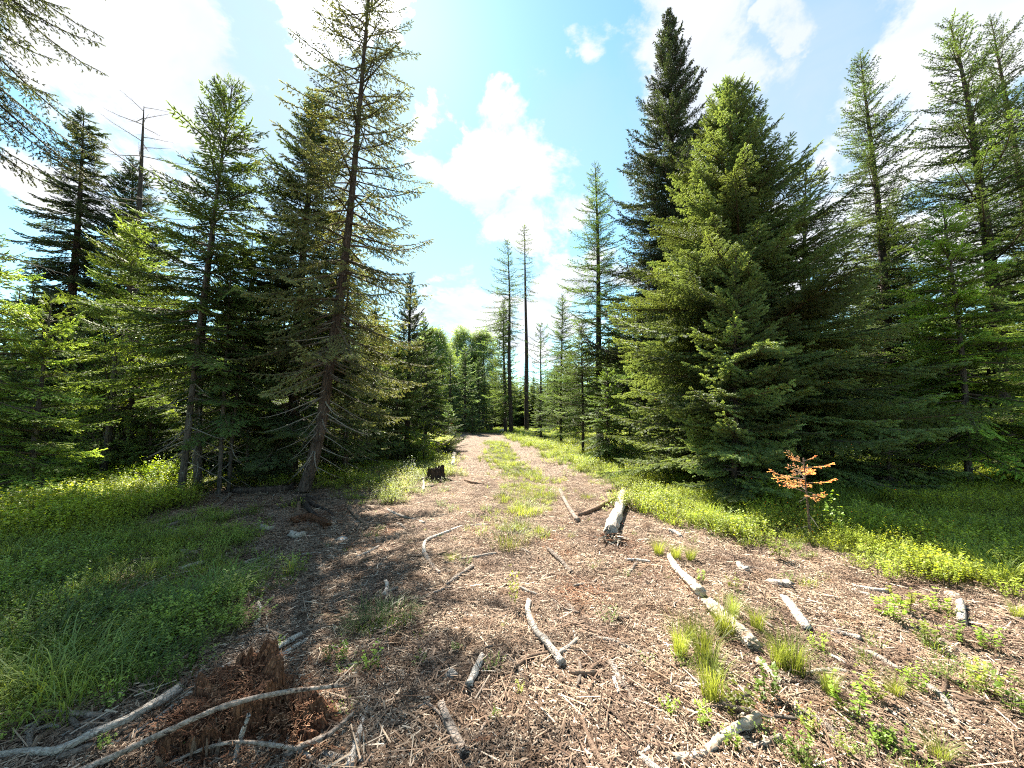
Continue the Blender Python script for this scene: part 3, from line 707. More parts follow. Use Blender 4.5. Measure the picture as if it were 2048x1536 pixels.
tree_px('spruce_tree', 'tall leaning spruce with a curved base and thin see-through crown beside the track', 'tree', 600, 742, -70, 7.5, 158, 'lichen', cb=.20, dens=18, trunk=.108, color=(.105, .115, .055), el=(-14, 32), prof=.42, belly=.05, mids=[(616, 955), (640, 860), (655, 760), (690, 520), (718, 230)], dead=80, lenj=.2, bark=M_BARK)
for i, (bx, tx, ty, Y, lb) in enumerate([(438, 462, 520, 7.3, 'thin dark sapling stem just right of the left clump'), (456, 500, 560, 7.6, 'second thin sapling stem right of the left clump, slightly leaning'), (494, 505, 470, 8.4, 'thin upright young spruce between the clump and the dense spruce')]):
    tree_px('young_spruce', lb, 'young tree', bx, tx, ty, Y, 85, 'fir' if i < 2 else 'spruce', cb=.28, dens=14, trunk=.034, color=(.050, .080, .026), el=(-15, 35), dead=10, bark=M_BARKGREY)
tree_px('spruce_tree', 'spruce right behind the leaning spruce with sunlit grey green boughs', 'tree', 690, 700, 430, 9.8, 108, 'lichen', cb=.16, dens=22, trunk=.08, color=(.11, .125, .06), el=(-14, 35), dead=30, prof=.7)
tree_px('spruce_tree', 'young spruce with drooping boughs right of the leaning spruce', 'tree', 748, 752, 600, 12.5, 66, 'spruce', cb=.12, dens=22, trunk=.08, color=(.070, .095, .04), el=(-16, 38), dead=18)
tree_px('spruce_tree', 'dark tree at the track side rising above the left verge brush', 'tree', 812, 822, 548, 16, 60, 'dense', cb=.12, dens=16, trunk=.12, color=(.038, .060, .026), el=(-5, 50), dead=10)
tree_px('spruce_tree', 'dark bushy spruce at the inner end of the left tree line', 'tree', 850, 850, 640, 19, 62, 'spruce', cb=.05, dens=20, trunk=.10, color=(.045, .070, .028))
tree_px('spruce_tree', 'low sunny spruce behind the brush pile', 'tree', 790, 795, 690, 14, 85, 'spruce', cb=.05, dens=20, trunk=.08, color=(.070, .100, .035))
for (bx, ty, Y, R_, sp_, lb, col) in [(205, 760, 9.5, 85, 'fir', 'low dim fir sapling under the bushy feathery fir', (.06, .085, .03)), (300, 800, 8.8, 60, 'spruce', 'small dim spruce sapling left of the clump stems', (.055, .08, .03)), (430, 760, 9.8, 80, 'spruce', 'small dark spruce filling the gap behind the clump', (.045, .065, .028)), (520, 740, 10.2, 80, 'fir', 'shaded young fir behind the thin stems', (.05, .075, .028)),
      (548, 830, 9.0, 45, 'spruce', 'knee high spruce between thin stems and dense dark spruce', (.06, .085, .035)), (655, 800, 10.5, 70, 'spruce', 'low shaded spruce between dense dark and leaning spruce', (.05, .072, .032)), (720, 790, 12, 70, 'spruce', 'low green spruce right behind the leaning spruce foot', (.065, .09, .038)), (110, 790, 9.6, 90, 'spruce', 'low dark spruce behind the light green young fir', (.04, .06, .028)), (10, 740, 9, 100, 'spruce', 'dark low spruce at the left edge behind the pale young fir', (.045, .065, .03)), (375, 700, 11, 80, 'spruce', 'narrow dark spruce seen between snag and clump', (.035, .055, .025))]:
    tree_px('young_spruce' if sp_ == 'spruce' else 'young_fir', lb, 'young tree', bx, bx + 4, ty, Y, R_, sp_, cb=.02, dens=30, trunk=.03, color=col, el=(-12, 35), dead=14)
# far end; distant greens lightened so their colour stands in for haze
tree_px('spruce_tree', 'narrow dark spruce between the pale aspens at the far end', 'tree', 900, 900, 700, 33, 26, 'spruce', far=True, dens=12, color=(.050, .078, .042))
tree_px('spruce_tree', 'soft green spruce at the far end left of the green fir', 'tree', 930, 930, 690, 36, 40, 'spruce', far=True, dens=13, color=(.085, .13, .07))
tree_px('spruce_tree', 'dark spruce at the far end just left of the tall larches', 'tree', 958, 958, 715, 38, 34, 'spruce', far=True, dens=13, color=(.05, .08, .045))
tree_px('young_spruce', 'small pale spruce above the orange twig at the far end', 'young tree', 897, 897, 808, 29, 17, 'spruce', far=True, dens=22, trunk=.05, color=(.075, .12, .045))
tree_px('young_spruce', 'small conical spruce behind the biggest far stump', 'young tree', 945, 945, 808, 33, 16, 'spruce', far=True, dens=22, trunk=.05, color=(.06, .09, .04))
tree_px('fir_tree', 'green fir hugging the left side of the tall larches', 'tree', 1011, 1007, 600, 35, 38, 'dense', far=True, cb=.12, dens=16, trunk=.16, color=(.08, .12, .045), el=(-15, 40))
tree_px('larch_tree', 'tall larch with boughs swept to its left at the far end', 'tree', 1023, 1015, 480, 34, 52, 'larch', far=True, cb=.42, dens=9, trunk=.20, color=(.06, .095, .04), el=(-12, 35), bias=(math.pi, .45), prof=.7)
tree_px('larch_tree', 'tall bare stemmed larch with a thin top, right of the fuller one', 'tree', 1053, 1049, 450, 35, 34, 'larch', far=True, cb=.62, dens=6, trunk=.22, color=(.06, .085, .04), el=(-10, 35), prof=.6, dead=12)
tree_px('pine_tree', 'thin tufted pine right of the bare stemmed larch', 'tree', 1082, 1081, 650, 30, 34, 'larch', far=True, cb=.25, dens=7, trunk=.10, color=(.07, .11, .04), el=(5, 40), prof=.4)
tree_px('young_spruce', 'small dark conical spruce at the edge of the right verge grass', 'young tree', 1082, 1079, 795, 24, 20, 'spruce', dens=24, trunk=.05, color=(.045, .07, .03))
tree_px('larch_tree', 'slender young larch with a thin dark stem on the right verge', 'tree', 1166, 1164, 640, 15.5, 58, 'larch', cb=.16, dens=26, trunk=.06, color=(.075, .115, .036), el=(-5, 38), dead=6, prof=.6)
tree_px('larch_tree', 'tall pointed larch on the right of the track', 'tree', 1200, 1190, 325, 17.5, 100, 'larch', cb=.12, dens=15, trunk=.17, color=(.09, .15, .04), el=(-6, 42), prof=.72)
tree_px('larch_tree', 'bright green larch in front left of the tall pointed larch', 'tree', 1122, 1125, 590, 21, 52, 'larch', cb=.05, dens=26, trunk=.08, color=(.085, .14, .038), prof=.7)
tree_px('larch_tree', 'low feathery larch at the foot of the tall pointed larch', 'tree', 1215, 1215, 740, 13, 60, 'fir', cb=.05, dens=26, trunk=.05, color=(.095, .145, .038))
# right side
tree_px('spruce_tree', 'tall dark cone laden spruce rising behind the big bushy spruce', 'tree', 1352, 1338, 22, 14.5, 150, 'dense', cb=.10, dens=17, trunk=.22, color=(.030, .044, .022), el=(-14, 62), prof=.72)
tree_px('spruce_tree', 'big bushy spruce reaching the ground on the right of the track', 'tree', 1500, 1455, 165, 9.0, 300, 'spruce', cb=.02, dens=31, trunk=.2, color=(.088, .120, .046), el=(-4, 42), prof=.88, belly=.12, mids=[(1478, 560)], lenj=.22)
tree_px('young_spruce', 'pale young spruce standing right in front of the big bushy spruce', 'young tree', 1466, 1472, 498, 7.2, 130, 'spruce', cb=.02, dens=22, trunk=.05, color=(.105, .145, .055), el=(0, 50), prof=.9)
tree_px('spruce_tree', 'sparse grey spruce with bare upturned twigs behind the big bushy spruce', 'tree', 1600, 1612, 335, 10.5, 150, 'lichen', cb=.15, dens=14, trunk=.10, color=(.06, .085, .04), el=(0, 50), prof=.6)
tree_px('larch_tree', 'tall larch standing free between the big spruce and the largest larch', 'tree', 1790, 1720, 108, 12.5, 112, 'larch', cb=.16, dens=20, trunk=.17, color=(.075, .115, .040), el=(-4, 46), prof=.62, mids=[(1760, 450)])
tree_px('spruce_tree', 'dark spruce under the free standing larch', 'tree', 1770, 1775, 430, 14, 130, 'spruce', dens=22, trunk=.13, color=(.045, .066, .03))
tree_px('larch_tree', 'largest larch with a thick dark stem near the right edge', 'tree', 2020, 1898, 40, 10.5, 165, 'larch', cb=.22, dens=17, trunk=.18, color=(.085, .132, .036), el=(-4, 50), prof=.62, mids=[(1985, 560), (1935, 200)], bias=(math.pi, .15))
tree_px('larch_tree', 'second dark stemmed larch at the right edge behind the largest', 'tree', 2105, 1982, 38, 12, 140, 'larch', cb=.22, dens=14, trunk=.16, color=(.055, .08, .036), el=(-4, 50), prof=.62, mids=[(2060, 480)])
tree_px('larch_tree', 'larch outside the corner whose boughs reach in at the right edge', 'tree', 2230, 2150, -60, 10, 180, 'larch', cb=.12, dens=14, trunk=.16, color=(.07, .11, .035), el=(-4, 45), prof=.6)
tree_px('fir_tree', 'bright green young fir with a thin grey stem in front of the largest larch', 'tree', 1938, 1885, 410, 8.0, 150, 'fir', cb=.10, dens=20, trunk=.06, color=(.13, .20, .036), el=(-6, 48), mids=[(1925, 720)], bark=M_BARKGREY, dead=12)
tree_px('fir_tree', 'yellow green fir low at the right edge', 'tree', 2120, 2110, 470, 8.0, 150, 'fir', cb=.04, dens=18, trunk=.06, color=(.085, .13, .03))
tree_px('young_spruce', 'low yellowish fir sapling at the foot of the grey stemmed young fir', 'young tree', 1835, 1838, 800, 8.0, 75, 'fir', cb=.05, dens=30, trunk=.03, color=(.12, .15, .035), el=(0, 40))
tree_px('young_spruce', 'low half bare sapling left of the yellowish fir sapling', 'young tree', 1775, 1778, 850, 7.6, 55, 'fir', cb=.05, dens=24, trunk=.025, color=(.09, .11, .035), el=(0, 40), dead=12)

# the forest behind: each tree its own object, boughs shared between trees of a kind
def copy_tree(o, loc, rz, s, label=None):
    c = o.copy(); C.objects.link(c); c.location = loc; c.rotation_euler = (0, 0, rz); c.scale = (s, s, s * random.uniform(.92, 1.1))
    if label: c['label'] = label
    for ch in o.children:
        d = ch.copy(); C.objects.link(d); d.parent = c
    return c
def forest():
    protos = []
    
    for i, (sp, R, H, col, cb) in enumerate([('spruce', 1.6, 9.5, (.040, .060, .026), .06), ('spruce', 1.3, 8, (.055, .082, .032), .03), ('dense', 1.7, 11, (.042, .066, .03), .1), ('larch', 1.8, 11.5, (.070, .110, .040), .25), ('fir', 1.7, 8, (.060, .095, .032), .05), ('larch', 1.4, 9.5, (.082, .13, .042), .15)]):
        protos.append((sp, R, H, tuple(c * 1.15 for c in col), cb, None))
    made = {}
    def put(i, x, y, s, lab, g, top=None):
        sp, R, H, col, cb, _ = protos[i]; b = Vector((x, y, hgt(x, y)))
        nm = 'larch_tree' if sp == 'larch' else ('fir_tree' if sp == 'fir' else 'spruce_tree')
        if i not in made:
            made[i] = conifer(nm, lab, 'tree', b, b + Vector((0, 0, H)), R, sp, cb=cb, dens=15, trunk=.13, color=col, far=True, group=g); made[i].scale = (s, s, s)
        else:
            c = copy_tree(made[i], b, random.uniform(0, 6.28), s, lab); c['group'] = g
    rows = []
    # (picture column, depth, picture y of the top, kind)
    L = [(-420, 13, 250, 0), (-300, 16, 420, 2), (-110, 12, 430, 0), (10, 15, 590, 1), (40, 20, 560, 0), (95, 17, 600, 4), (190, 16, 600, 1), (330, 18, 560, 0), (360, 14, 640, 1), (420, 20, 610, 2), (470, 15, 590, 4), (530, 17, 570, 0), (560, 22, 560, 1),
         (650, 20, 560, 0), (700, 17, 600, 1), (745, 22, 640, 2), (770, 26, 660, 0), (815, 28, 690, 1), (640, 13, 700, 1), (520, 12, 720, 4), (300, 11, 700, 1), (180, 11, 690, 4), (-20, 10, 640, 1), (-220, 9, 560, 1), (-600, 12, 300, 2), (-800, 16, 200, 0), (840, 34, 720, 0), (872, 40, 740, 1),
         (-60, 14, 520, 2), (70, 13, 560, 1), (150, 14, 600, 0), (230, 15.5, 580, 4), (290, 17, 600, 2), (400, 12, 680, 1), (450, 17.5, 560, 0), (500, 14, 600, 2), (610, 15, 560, 0), (670, 15, 620, 1), (725, 19, 640, 0), (-160, 18, 380, 0), (-330, 11, 380, 1)]
    for (px, Y, ty, i) in L: rows.append((px, Y, ty, i, 'dark spruce or fir deep in the shaded wood left of the track', 'trees in the wood left of the track'))
    Rr = [(1290, 20, 620, 1), (1240, 27, 640, 0), (1180, 30, 690, 5), (1140, 33, 700, 0), (1110, 38, 730, 1), (1380, 18, 620, 0), (1430, 15, 640, 4), (1560, 16, 620, 1), (1640, 16, 600, 0), (1700, 19, 620, 2), (1700, 12.5, 640, 1), (1830, 17, 550, 5), (1880, 14, 620, 0), (1960, 16, 610, 2), (2050, 17, 550, 0), (2130, 14, 380, 1),
          (1660, 11.5, 720, 1), (1840, 11.5, 700, 0), (1990, 11, 640, 1), (2080, 12, 560, 4), (2250, 13, 420, 0), (2400, 12, 300, 2), (2600, 16, 300, 0), (2350, 9, 560, 1), (1300, 34, 700, 3), (1220, 40, 700, 2),
          (1680, 14, 620, 0), (1740, 16.5, 620, 1), (1800, 13, 640, 4), (1860, 18, 610, 2), (1920, 12.5, 600, 0), (2010, 14, 620, 1), (1610, 14, 620, 4), (1260, 16, 760, 1), (2180, 11, 520, 1), (2300, 15, 400, 2), (1150, 26, 740, 1)]
    for (px, Y, ty, i) in Rr: rows.append((px, Y, ty, i, 'dark spruce or larch deep in the shaded wood right of the track', 'trees in the wood right of the track'))
    Fr = [(880, 48, 752, 0), (905, 44, 742, 1), (922, 50, 735, 2), (945, 46, 745, 0), (972, 46, 752, 1), (990, 52, 750, 0), (1006, 46, 742, 2), (1030, 52, 770, 1), (1042, 58, 785, 3), (1064, 52, 775, 0), (1078, 46, 762, 1), (1096, 50, 742, 5), (1118, 44, 728, 0), (1135, 50, 735, 2), (860, 52, 735, 2), (1160, 46, 720, 1)]
    for (px, Y, ty, i) in Fr: rows.append((px, Y, ty, i, 'small looking distant conifer closing the far end of the track', 'distant conifers at the end of the track'))
    marks = [(-190, 'the near spruce at the left edge'), (-40, 'the pale young fir at the left edge'), (58, 'the light green young fir'), (150, 'the ragged bent top spruce'), (262, 'the broken snag'), (395, 'the left clump of stems'), (490, 'the thin young stems'), (590, 'the dense dark left spruce'), (690, 'the leaning spruce'), (750, 'the drooping young spruce'), (820, 'the brush pile'), (880, 'the round aspen'), (905, 'the small pale spruce'), (930, 'the tall aspens'), (960, 'the biggest far stump'), (1011, 'the green fir'), (1053, 'the bare stemmed larch'), (1082, 'the tufted pine'), (1122, 'the bright green larch'), (1166, 'the slender young larch'), (1200, 'the tall pointed larch'), (1345, 'the cone laden spruce'), (1500, 'the big bushy spruce'), (1600, 'the sparse grey spruce'), (1770, 'the free standing larch'), (1938, 'the grey stemmed young fir'), (2010, 'the largest larch'), (2110, 'the yellow green edge fir'), (2230, 'the corner larch')]
    kn = ['dark pointed spruce', 'narrow green spruce', 'dense dark spruce', 'airy larch', 'broad fir', 'light green larch']
    used = {}
    for (px, Y, ty, i, lab, g) in sorted(rows, key=lambda q: q[1]):
        m = min(marks, key=lambda q: abs(q[0] - px)); off = px - m[0]
        where = 'straight behind' if abs(off) < 18 else ('behind and right of' if off > 0 else 'behind and left of')
        lab = ('distant ' if Y > 30 else '') + f'{kn[i]} {where} {m[1]}'
        used[lab] = used.get(lab, 0) + 1
        if used[lab] > 1: lab += ', farther back' if used[lab] == 2 else ', farthest back'
        p = at_depth(px, 850, Y); top = at_depth(px, ty, Y); H = protos[i][2]
        put(i, p.x, Y, (top.z) / H, lab, g)
forest()
def far_wood():
    """continuous far wood that reads as one dark mass: crowns and stems on points"""
    r = np.random.default_rng(77)
    V = []
    def cone(rr):
        vv, tt, mm, tp = [], [], [], []; nv = 0
        n = 60
        for k in range(n):
            s = k / n; z = .12 + .88 * s; L = .20 * (1 - s) ** .8 + .015; a = k * 2.4
            for q in range(2):
                aa = a + q * 1.3 + rr.uniform(-.3, .3); d = np.array([math.cos(aa), math.sin(aa), rr.uniform(-.35, .1)]); sd = np.array([-d[1], d[0], 0]) * L * .33
                b = np.array([0, 0, z]); vv += [b, b + d * L * .6 + sd, b + d * L * rr.uniform(.8, 1.2), b + d * L * .6 - sd]; tt += [(nv, nv + 1, nv + 2), (nv, nv + 2, nv + 3)]; mm += [1, 1]; tp += [.1, .6, 1, .6]; nv += 4
        v, t = strip_tube([(0, 0, 0), (0, 0, .5), (0, 0, 1)], [.012, .007, .001], 4); vv += list(v); tt += [tuple(i + nv for i in f) for f in t]; mm += [0] * len(t); tp += [0] * len(v)
        return np.array(vv, float), np.array(tt), np.array(mm), np.array(tp, float)
    g = gn_group('far_conifers', [tri_mesh('far_conifer', *cone(r), [M_TWIG, M_NEEDLE]) for _ in range(5)])
    n = 4200; a = r.uniform(-1.35, 1.35, n); d = 40 + 90 * r.uniform(0, 1, n) ** .8
    x = d * np.tan(a * .86).clip(-3, 3); y = d
    k = ~((np.abs(x) < 4 + .03 * y) & (y < 52)); x, y = x[k], y[k]
    s = r.uniform(6.0, 10.5, len(x)) * np.where(np.abs(x) > .22 * y, 1.35, 1)
    o = spread('far_wood', np.stack([x, y, np.zeros(len(x))], 1), np.stack([0 * x, 0 * x, r.uniform(0, 6.28, len(x))], 1), np.stack([s, s, s], 1), r.integers(0, 5, len(x)), g, color=(.075, .105, .055))  # needle colour raised to imitate haze over the distant trees
    tag(o, 'far wood beyond the clearing reading as one mass of conifers', None, None, 'stuff')
    # low dark brush and boughs between the trunks on both sides
    n = 3600; y = 9 + 22 * r.uniform(0, 1, n); x = r.uniform(-1, 1, n) * 34
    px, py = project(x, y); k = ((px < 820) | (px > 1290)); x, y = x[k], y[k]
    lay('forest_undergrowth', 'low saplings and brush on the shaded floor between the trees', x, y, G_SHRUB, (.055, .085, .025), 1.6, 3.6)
far_wood()

# broadleaf trees
G_LEAF = gn_group('leafy_spray', [tri_mesh('leafy_spray', *leafy_clump(RR, .60, .46, 30, .050, 12), [M_TWIG, M_LEAF]) for _ in range(4)])
G_BUSHLEAF = gn_group('bush_spray', [tri_mesh('bush_spray', *leafy_clump(RR, .35, .22, 12, .034, 9), [M_TWIG, M_LEAF]) for _ in range(4)])
def broadleaf(name, label, cat, px, Y, ty, rpx, color, n, lo=.25, grp=None, sgroup=None, s=(1.0, 1.8)):
    top = at_depth(px, ty, Y); b = Vector((top.x, Y, hgt(top.x, Y))); H = top.z; R = rpx / FPX * Y; r = np.random.default_rng(int(px * 7 + Y))
    t = empty(name, b, label, cat, grp)
    link('trunk', tube_mesh('trunk', [(0, 0, -.1), (.02 * H, 0, H * .4), (0, 0, H * .9)], [.018 * H, .012 * H, .01], [M_BARKGREY], 8, seed=px), t)
    P = []
    while len(P) < n:
        z = r.uniform(lo, 1); w = R * math.sin(math.pi * min(1, max(.03, (z - lo) / (1.02 - lo))) ** .75) ** .6
        a = r.uniform(0, 6.28); q = w * r.uniform(.35, 1.0) ** .6
        if mnoise.noise((math.cos(a) * 1.5 + px, math.sin(a) * 1.5, z * 5)) < -.12: continue
        P.append((q * math.cos(a), q * math.sin(a), z * H - .2))
    P = np.array(P); sc_ = r.uniform(*s, n)
    mb = MB()
    for k in range(14):
        p = P[r.integers(0, n)]; z0 = p[2] * r.uniform(.45, .75); tube_mesh('', [(0, 0, z0), (p[0] * .5, p[1] * .5, (z0 + p[2]) / 2 + .1), tuple(p)], [.006 * H, .004 * H, .004], None, 5, mb=mb, res=3)
    link('limb', mb.mesh('limbs', [M_BARKGREY], True), t)['kind'] = 'stuff'
    spread('crown', P, np.stack([r.normal(0, .7, n), r.normal(0, .7, n), r.uniform(0, 6.28, n)], 1), np.stack([sc_] * 3, 1), r.integers(0, 4, n), sgroup or G_LEAF, t, color)
broadleaf('aspen_tree', 'round topped pale aspen left of the narrow dark spruce at the far end', 'tree', 866, 38, 668, 42, (.14, .20, .085), 420)
broadleaf('aspen_tree', 'taller pale aspen in the middle of the far end', 'tree', 928, 44, 662, 34, (.13, .185, .09), 360)
broadleaf('aspen_tree', 'pale aspen right next to the taller one at the far end', 'tree', 966, 43, 668, 34, (.125, .18, .09), 340)
broadleaf('broadleaf_bush', 'tall thin broadleaf bush with yellow green leaves behind the feathery fir', 'bush', 235, 8.6, 600, 105, (.12, .165, .035), 120, .15, sgroup=G_BUSHLEAF, s=(.7, 1.3))
broadleaf('broadleaf_bush', 'leafy bush glowing yellow green beside the clump at left', 'bush', 318, 7.9, 930, 60, (.16, .23, .03), 90, .05, sgroup=G_BUSHLEAF, s=(.6, 1.0))
broadleaf('broadleaf_bush', 'low leafy bush at the left verge behind the dark stump', 'bush', 848, 13.5, 845, 34, (.14, .20, .03), 60, .05, sgroup=G_BUSHLEAF, s=(.7, 1.1))
broadleaf('broadleaf_bush', 'shaded broad leaved bush at the far left edge of the bank', 'bush', 60, 7.4, 925, 90, (.075, .115, .03), 110, .05, sgroup=G_BUSHLEAF, s=(.6, 1.1))

# ------------------------------------------------------------------ logs, stumps, sticks
CHIP_RED = chip_mat('red_wood_litter', [(.04, .018, .012), (.13, .06, .034), (.24, .12, .07), (.08, .035, .02), (.36, .22, .14), (.17, .08, .045)])
G_REDCHIPS = gn_group('red_chips', [tri_mesh('red_chips', *litter_patch(RR, 170, .30, (.008, .032), (.002, .007), .015), [CHIP_RED]) for _ in range(4)])
LAND = []      # (x, y, short name) of the pieces traced one by one
_st = [0]
def stick(name, label, cat, pts, w, m, lift=None, sides=8, rough=.17, short=None, group=None):
    """a stick along picture points; w: picture widths at its two ends; lift: heights above ground per point"""
    _st[0] += 1; W = []; n = len(pts)
    R = []
    for i, (px, py) in enumerate(pts):
        lf = (lift[i] if lift else 0.0); g = ground_pt(px, py) if lf == 0 else ground_pt(px, py, lf)
        dep = g.y * math.cos(PITCH) + (g.z - CH) * math.sin(PITCH); r_ = (w[0] + (w[1] - w[0]) * i / (n - 1)) / FPX * dep / 2
        R.append(r_); W.append(Vector((g.x, g.y, g.z + (r_ * .85 + .018 if lf == 0 else 0))))
    o0 = W[0].copy()
    me = tube_mesh(name, [p - o0 for p in W], R, [m], sides + 2, rough, True, _st[0] * 3.7, 6, groove=.16, jag=.9)
    o = link(name, me, None, o0); tag(o, label, cat, group); mid = W[n // 2]
    LAND.append((mid.x, mid.y, short or label))
    return o

B, S, W_ = M_BLEACH, M_STICK, M_BROWN
stick('branch', 'thick silvery dead branch lying bent at the bottom left corner', 'branch', [(-60, 1515), (60, 1503), (115, 1500), (180, 1470), (250, 1440), (300, 1412), (356, 1380)], (12, 18), B, lift=[.02, .03, .045, .055, .065, .075, .07], short='silvery branch')
stick('branch', 'grey branch lying behind the thick silvery branch', 'branch', [(75, 1437), (150, 1441), (218, 1446)], (10, 12), S)
stick('branch', 'long slender grey pole leaning over the rotten red stump', 'branch', [(150, 1545), (250, 1502), (350, 1455), (450, 1412), (560, 1386), (684, 1371)], (13, 7), S, lift=[.02, .06, .14, .20, .20, .10], short='long grey pole')
stick('branch', 'dark weathered branch tucked between silvery branch and rotten stump', 'branch', [(120, 1530), (200, 1500), (245, 1476), (292, 1448)], (15, 10), S)
stick('branch', 'second branch along the left flank of the rotten stump', 'branch', [(205, 1512), (270, 1478), (335, 1432), (380, 1396)], (10, 8), B)
stick('stick', 'straight speckled pale stick right of the rotten stump', 'stick', [(741, 1410), (722, 1465), (698, 1550)], (10, 15), B, short='speckled pale stick')
stick('stick', 'curved thin branch arching along the bottom edge under the stump', 'stick', [(330, 1532), (400, 1500), (475, 1484), (560, 1492), (605, 1505), (650, 1540)], (6, 9), S, lift=[.01, .04, .07, .06, .03, .01])
stick('stick', 'grey stick rising right from the foot of the stump', 'stick', [(570, 1512), (610, 1490), (655, 1470), (705, 1428)], (13, 7), S, lift=[.01, .05, .06, .03])
stick('stick', 'short pale stick propped against the rotten stump face', 'stick', [(470, 1520), (480, 1480), (497, 1432)], (9, 8), B, lift=[.01, .06, .16])
stick('stick', 'smooth curved stick in the middle of the track', 'stick', [(1058, 1212), (1056, 1235), (1072, 1272), (1100, 1305), (1124, 1338)], (10, 17), B, short='curved stick mid track')
stick('stick', 'short bright stick with a broken end near the grey stone', 'stick', [(964, 1322), (952, 1352), (938, 1382)], (11, 17), B, short='short bright stick')
stick('stick', 'mottled bark covered stick at the bottom of the track', 'stick', [(882, 1422), (900, 1465), (930, 1528)], (16, 19), S, short='mottled bark stick')
stick('stick', 'thin grey stick lying against the mottled bark covered stick', 'stick', [(848, 1412), (878, 1436), (898, 1478), (908, 1512)], (6, 8), S)
stick('stick', 'crooked grey stick right of the mottled one at the bottom', 'stick', [(983, 1443), (966, 1468), (955, 1488), (942, 1495)], (10, 7), S)
stick('branch', 'thick pale curved branch at the bottom edge right of centre', 'branch', [(1352, 1532), (1385, 1535), (1420, 1515), (1450, 1490), (1480, 1470), (1516, 1452)], (17, 20), M_ROTLOG, short='thick pale curved branch')
stick('stick', 'short grey stick right of the thick curved branch', 'stick', [(1488, 1514), (1525, 1502), (1562, 1484)], (9, 10), S)
stick('stick', 'wide bleached slab of wood between the two right grass clumps', 'wood slab', [(1570, 1208), (1592, 1236), (1616, 1272)], (15, 19), B, short='wide bleached slab')
stick('stick', 'knotty forked stick left of the bleached log', 'stick', [(1120, 985), (1136, 1018), (1156, 1048)], (7, 10), S, short='forked stick')
stick('stick', 'brown stick leading to the foot of the bleached log', 'stick', [(1158, 1036), (1195, 1020), (1228, 1003)], (8, 9), W_, short='brown stick')
stick('stick', 'dark ended stick lying in the upper middle of the track', 'stick', [(1096, 1104), (1118, 1124), (1142, 1152)], (7, 9), S, short='dark ended stick')
stick('stick', 'thin stick with a knot right of the dark ended stick', 'stick', [(1272, 1134), (1262, 1148), (1248, 1168)], (7, 4), S)
stick('stick', 'small grey stick just above the red patch', 'stick', [(1236, 1152), (1226, 1166), (1216, 1180)], (5, 4), S)
stick('stick', 'straight grey stick above the grass tuft in the shade', 'stick', [(946, 1140), (920, 1158), (894, 1177)], (8, 9), S, short='straight grey stick')
stick('stick', 'low grey stick continuing left of the straight one', 'stick', [(902, 1181), (875, 1190), (850, 1200)], (8, 6), S)
stick('stick', 'long curved thin branch crossing the track in the upper middle', 'branch', [(975, 1054), (930, 1056), (892, 1070), (856, 1084), (848, 1096), (849, 1114)], (4, 7), B, short='curved thin branch')
stick('stick', 'speckled short branch ending in dark rot below the curved thin branch', 'stick', [(850, 1116), (862, 1136), (880, 1156)], (9, 10), S)
stick('stick', 'thin straight twig crossing the speckled short branch', 'twig', [(815, 1115), (855, 1116), (895, 1109)], (4, 5), W_)
stick('stick', 'short white stick above the grass tuft', 'stick', [(772, 1170), (774, 1182), (768, 1196)], (7, 8), B, short='short white stick')
stick('stick', 'bent white stick lying alone in the shade', 'stick', [(516, 1212), (520, 1234), (508, 1262)], (6, 8), B, short='bent white stick')
stick('plank', 'bleached split slab behind the rotten stump', 'wood slab', [(524, 1328), (562, 1300), (600, 1278)], (13, 9), B, short='split slab')
stick('plank', 'narrower bleached slab beside the split one', 'wood slab', [(545, 1330), (580, 1308), (612, 1288)], (8, 7), B)
stick('stick', 'grey branch lying on the shaded edge of the left grass', 'stick', [(284, 1385), (330, 1345), (378, 1320)], (11, 9), S)
stick('stick', 'slim brown stick in the shaded middle left', 'stick', [(708, 1142), (722, 1128), (742, 1120)], (6, 5), W_)
stick('stick', 'pair of thin sticks lying across the dark shade patch', 'stick', [(715, 1118), (735, 1110), (756, 1098)], (5, 4), B)
stick('stick', 'pale branch lying below the left verge plants', 'stick', [(775, 1024), (800, 1036), (832, 1045), (848, 1050)], (5, 5), B)
stick('stick', 'dark stick pointing from the leaning spruce to the track', 'stick', [(698, 1018), (716, 1040), (737, 1056)], (8, 6), W_)
stick('stick', 'short thick brown log piece right of the curved stick', 'stick', [(1143, 1355), (1165, 1357), (1190, 1357)], (11, 12), W_, short='short thick brown piece')
stick('stick', 'splintered grey stick below the short thick brown piece', 'stick', [(1222, 1336), (1236, 1362), (1246, 1385)], (11, 9), S)
stick('stick', 'bone like split shard under the splintered grey stick', 'stick', [(1228, 1366), (1234, 1384), (1238, 1396)], (8, 7), B)
stick('stick', 'long thin pale stick running left from the big grass clump', 'stick', [(1290, 1380), (1330, 1384), (1370, 1378), (1415, 1383)], (6, 7), B, short='long thin pale stick')
stick('stick', 'thin twig curving in the open right of the curved stick', 'twig', [(1106, 1205), (1126, 1222), (1158, 1232)], (4, 4), S)
stick('stick', 'pale broken stick with a thick end at the right', 'stick', [(1662, 1270), (1690, 1276), (1722, 1288)], (6, 10), B, short='pale stick with a thick end')
stick('stick', 'thin curving twig above the pale broken stick', 'twig', [(1640, 1226), (1662, 1240), (1680, 1262)], (6, 5), B)
stick('stick', 'short white stub of wood near the right edge', 'stick', [(1922, 1214), (1924, 1232), (1926, 1254)], (12, 13), B, short='white stub')
stick('stick', 'white flat stick at the edge of the right verge', 'stick', [(1706, 1178), (1740, 1186), (1776, 1190)], (7, 9), B)
stick('stick', 'second white stick just below the flat one at the verge', 'stick', [(1708, 1188), (1722, 1194), (1742, 1199)], (7, 8), B)
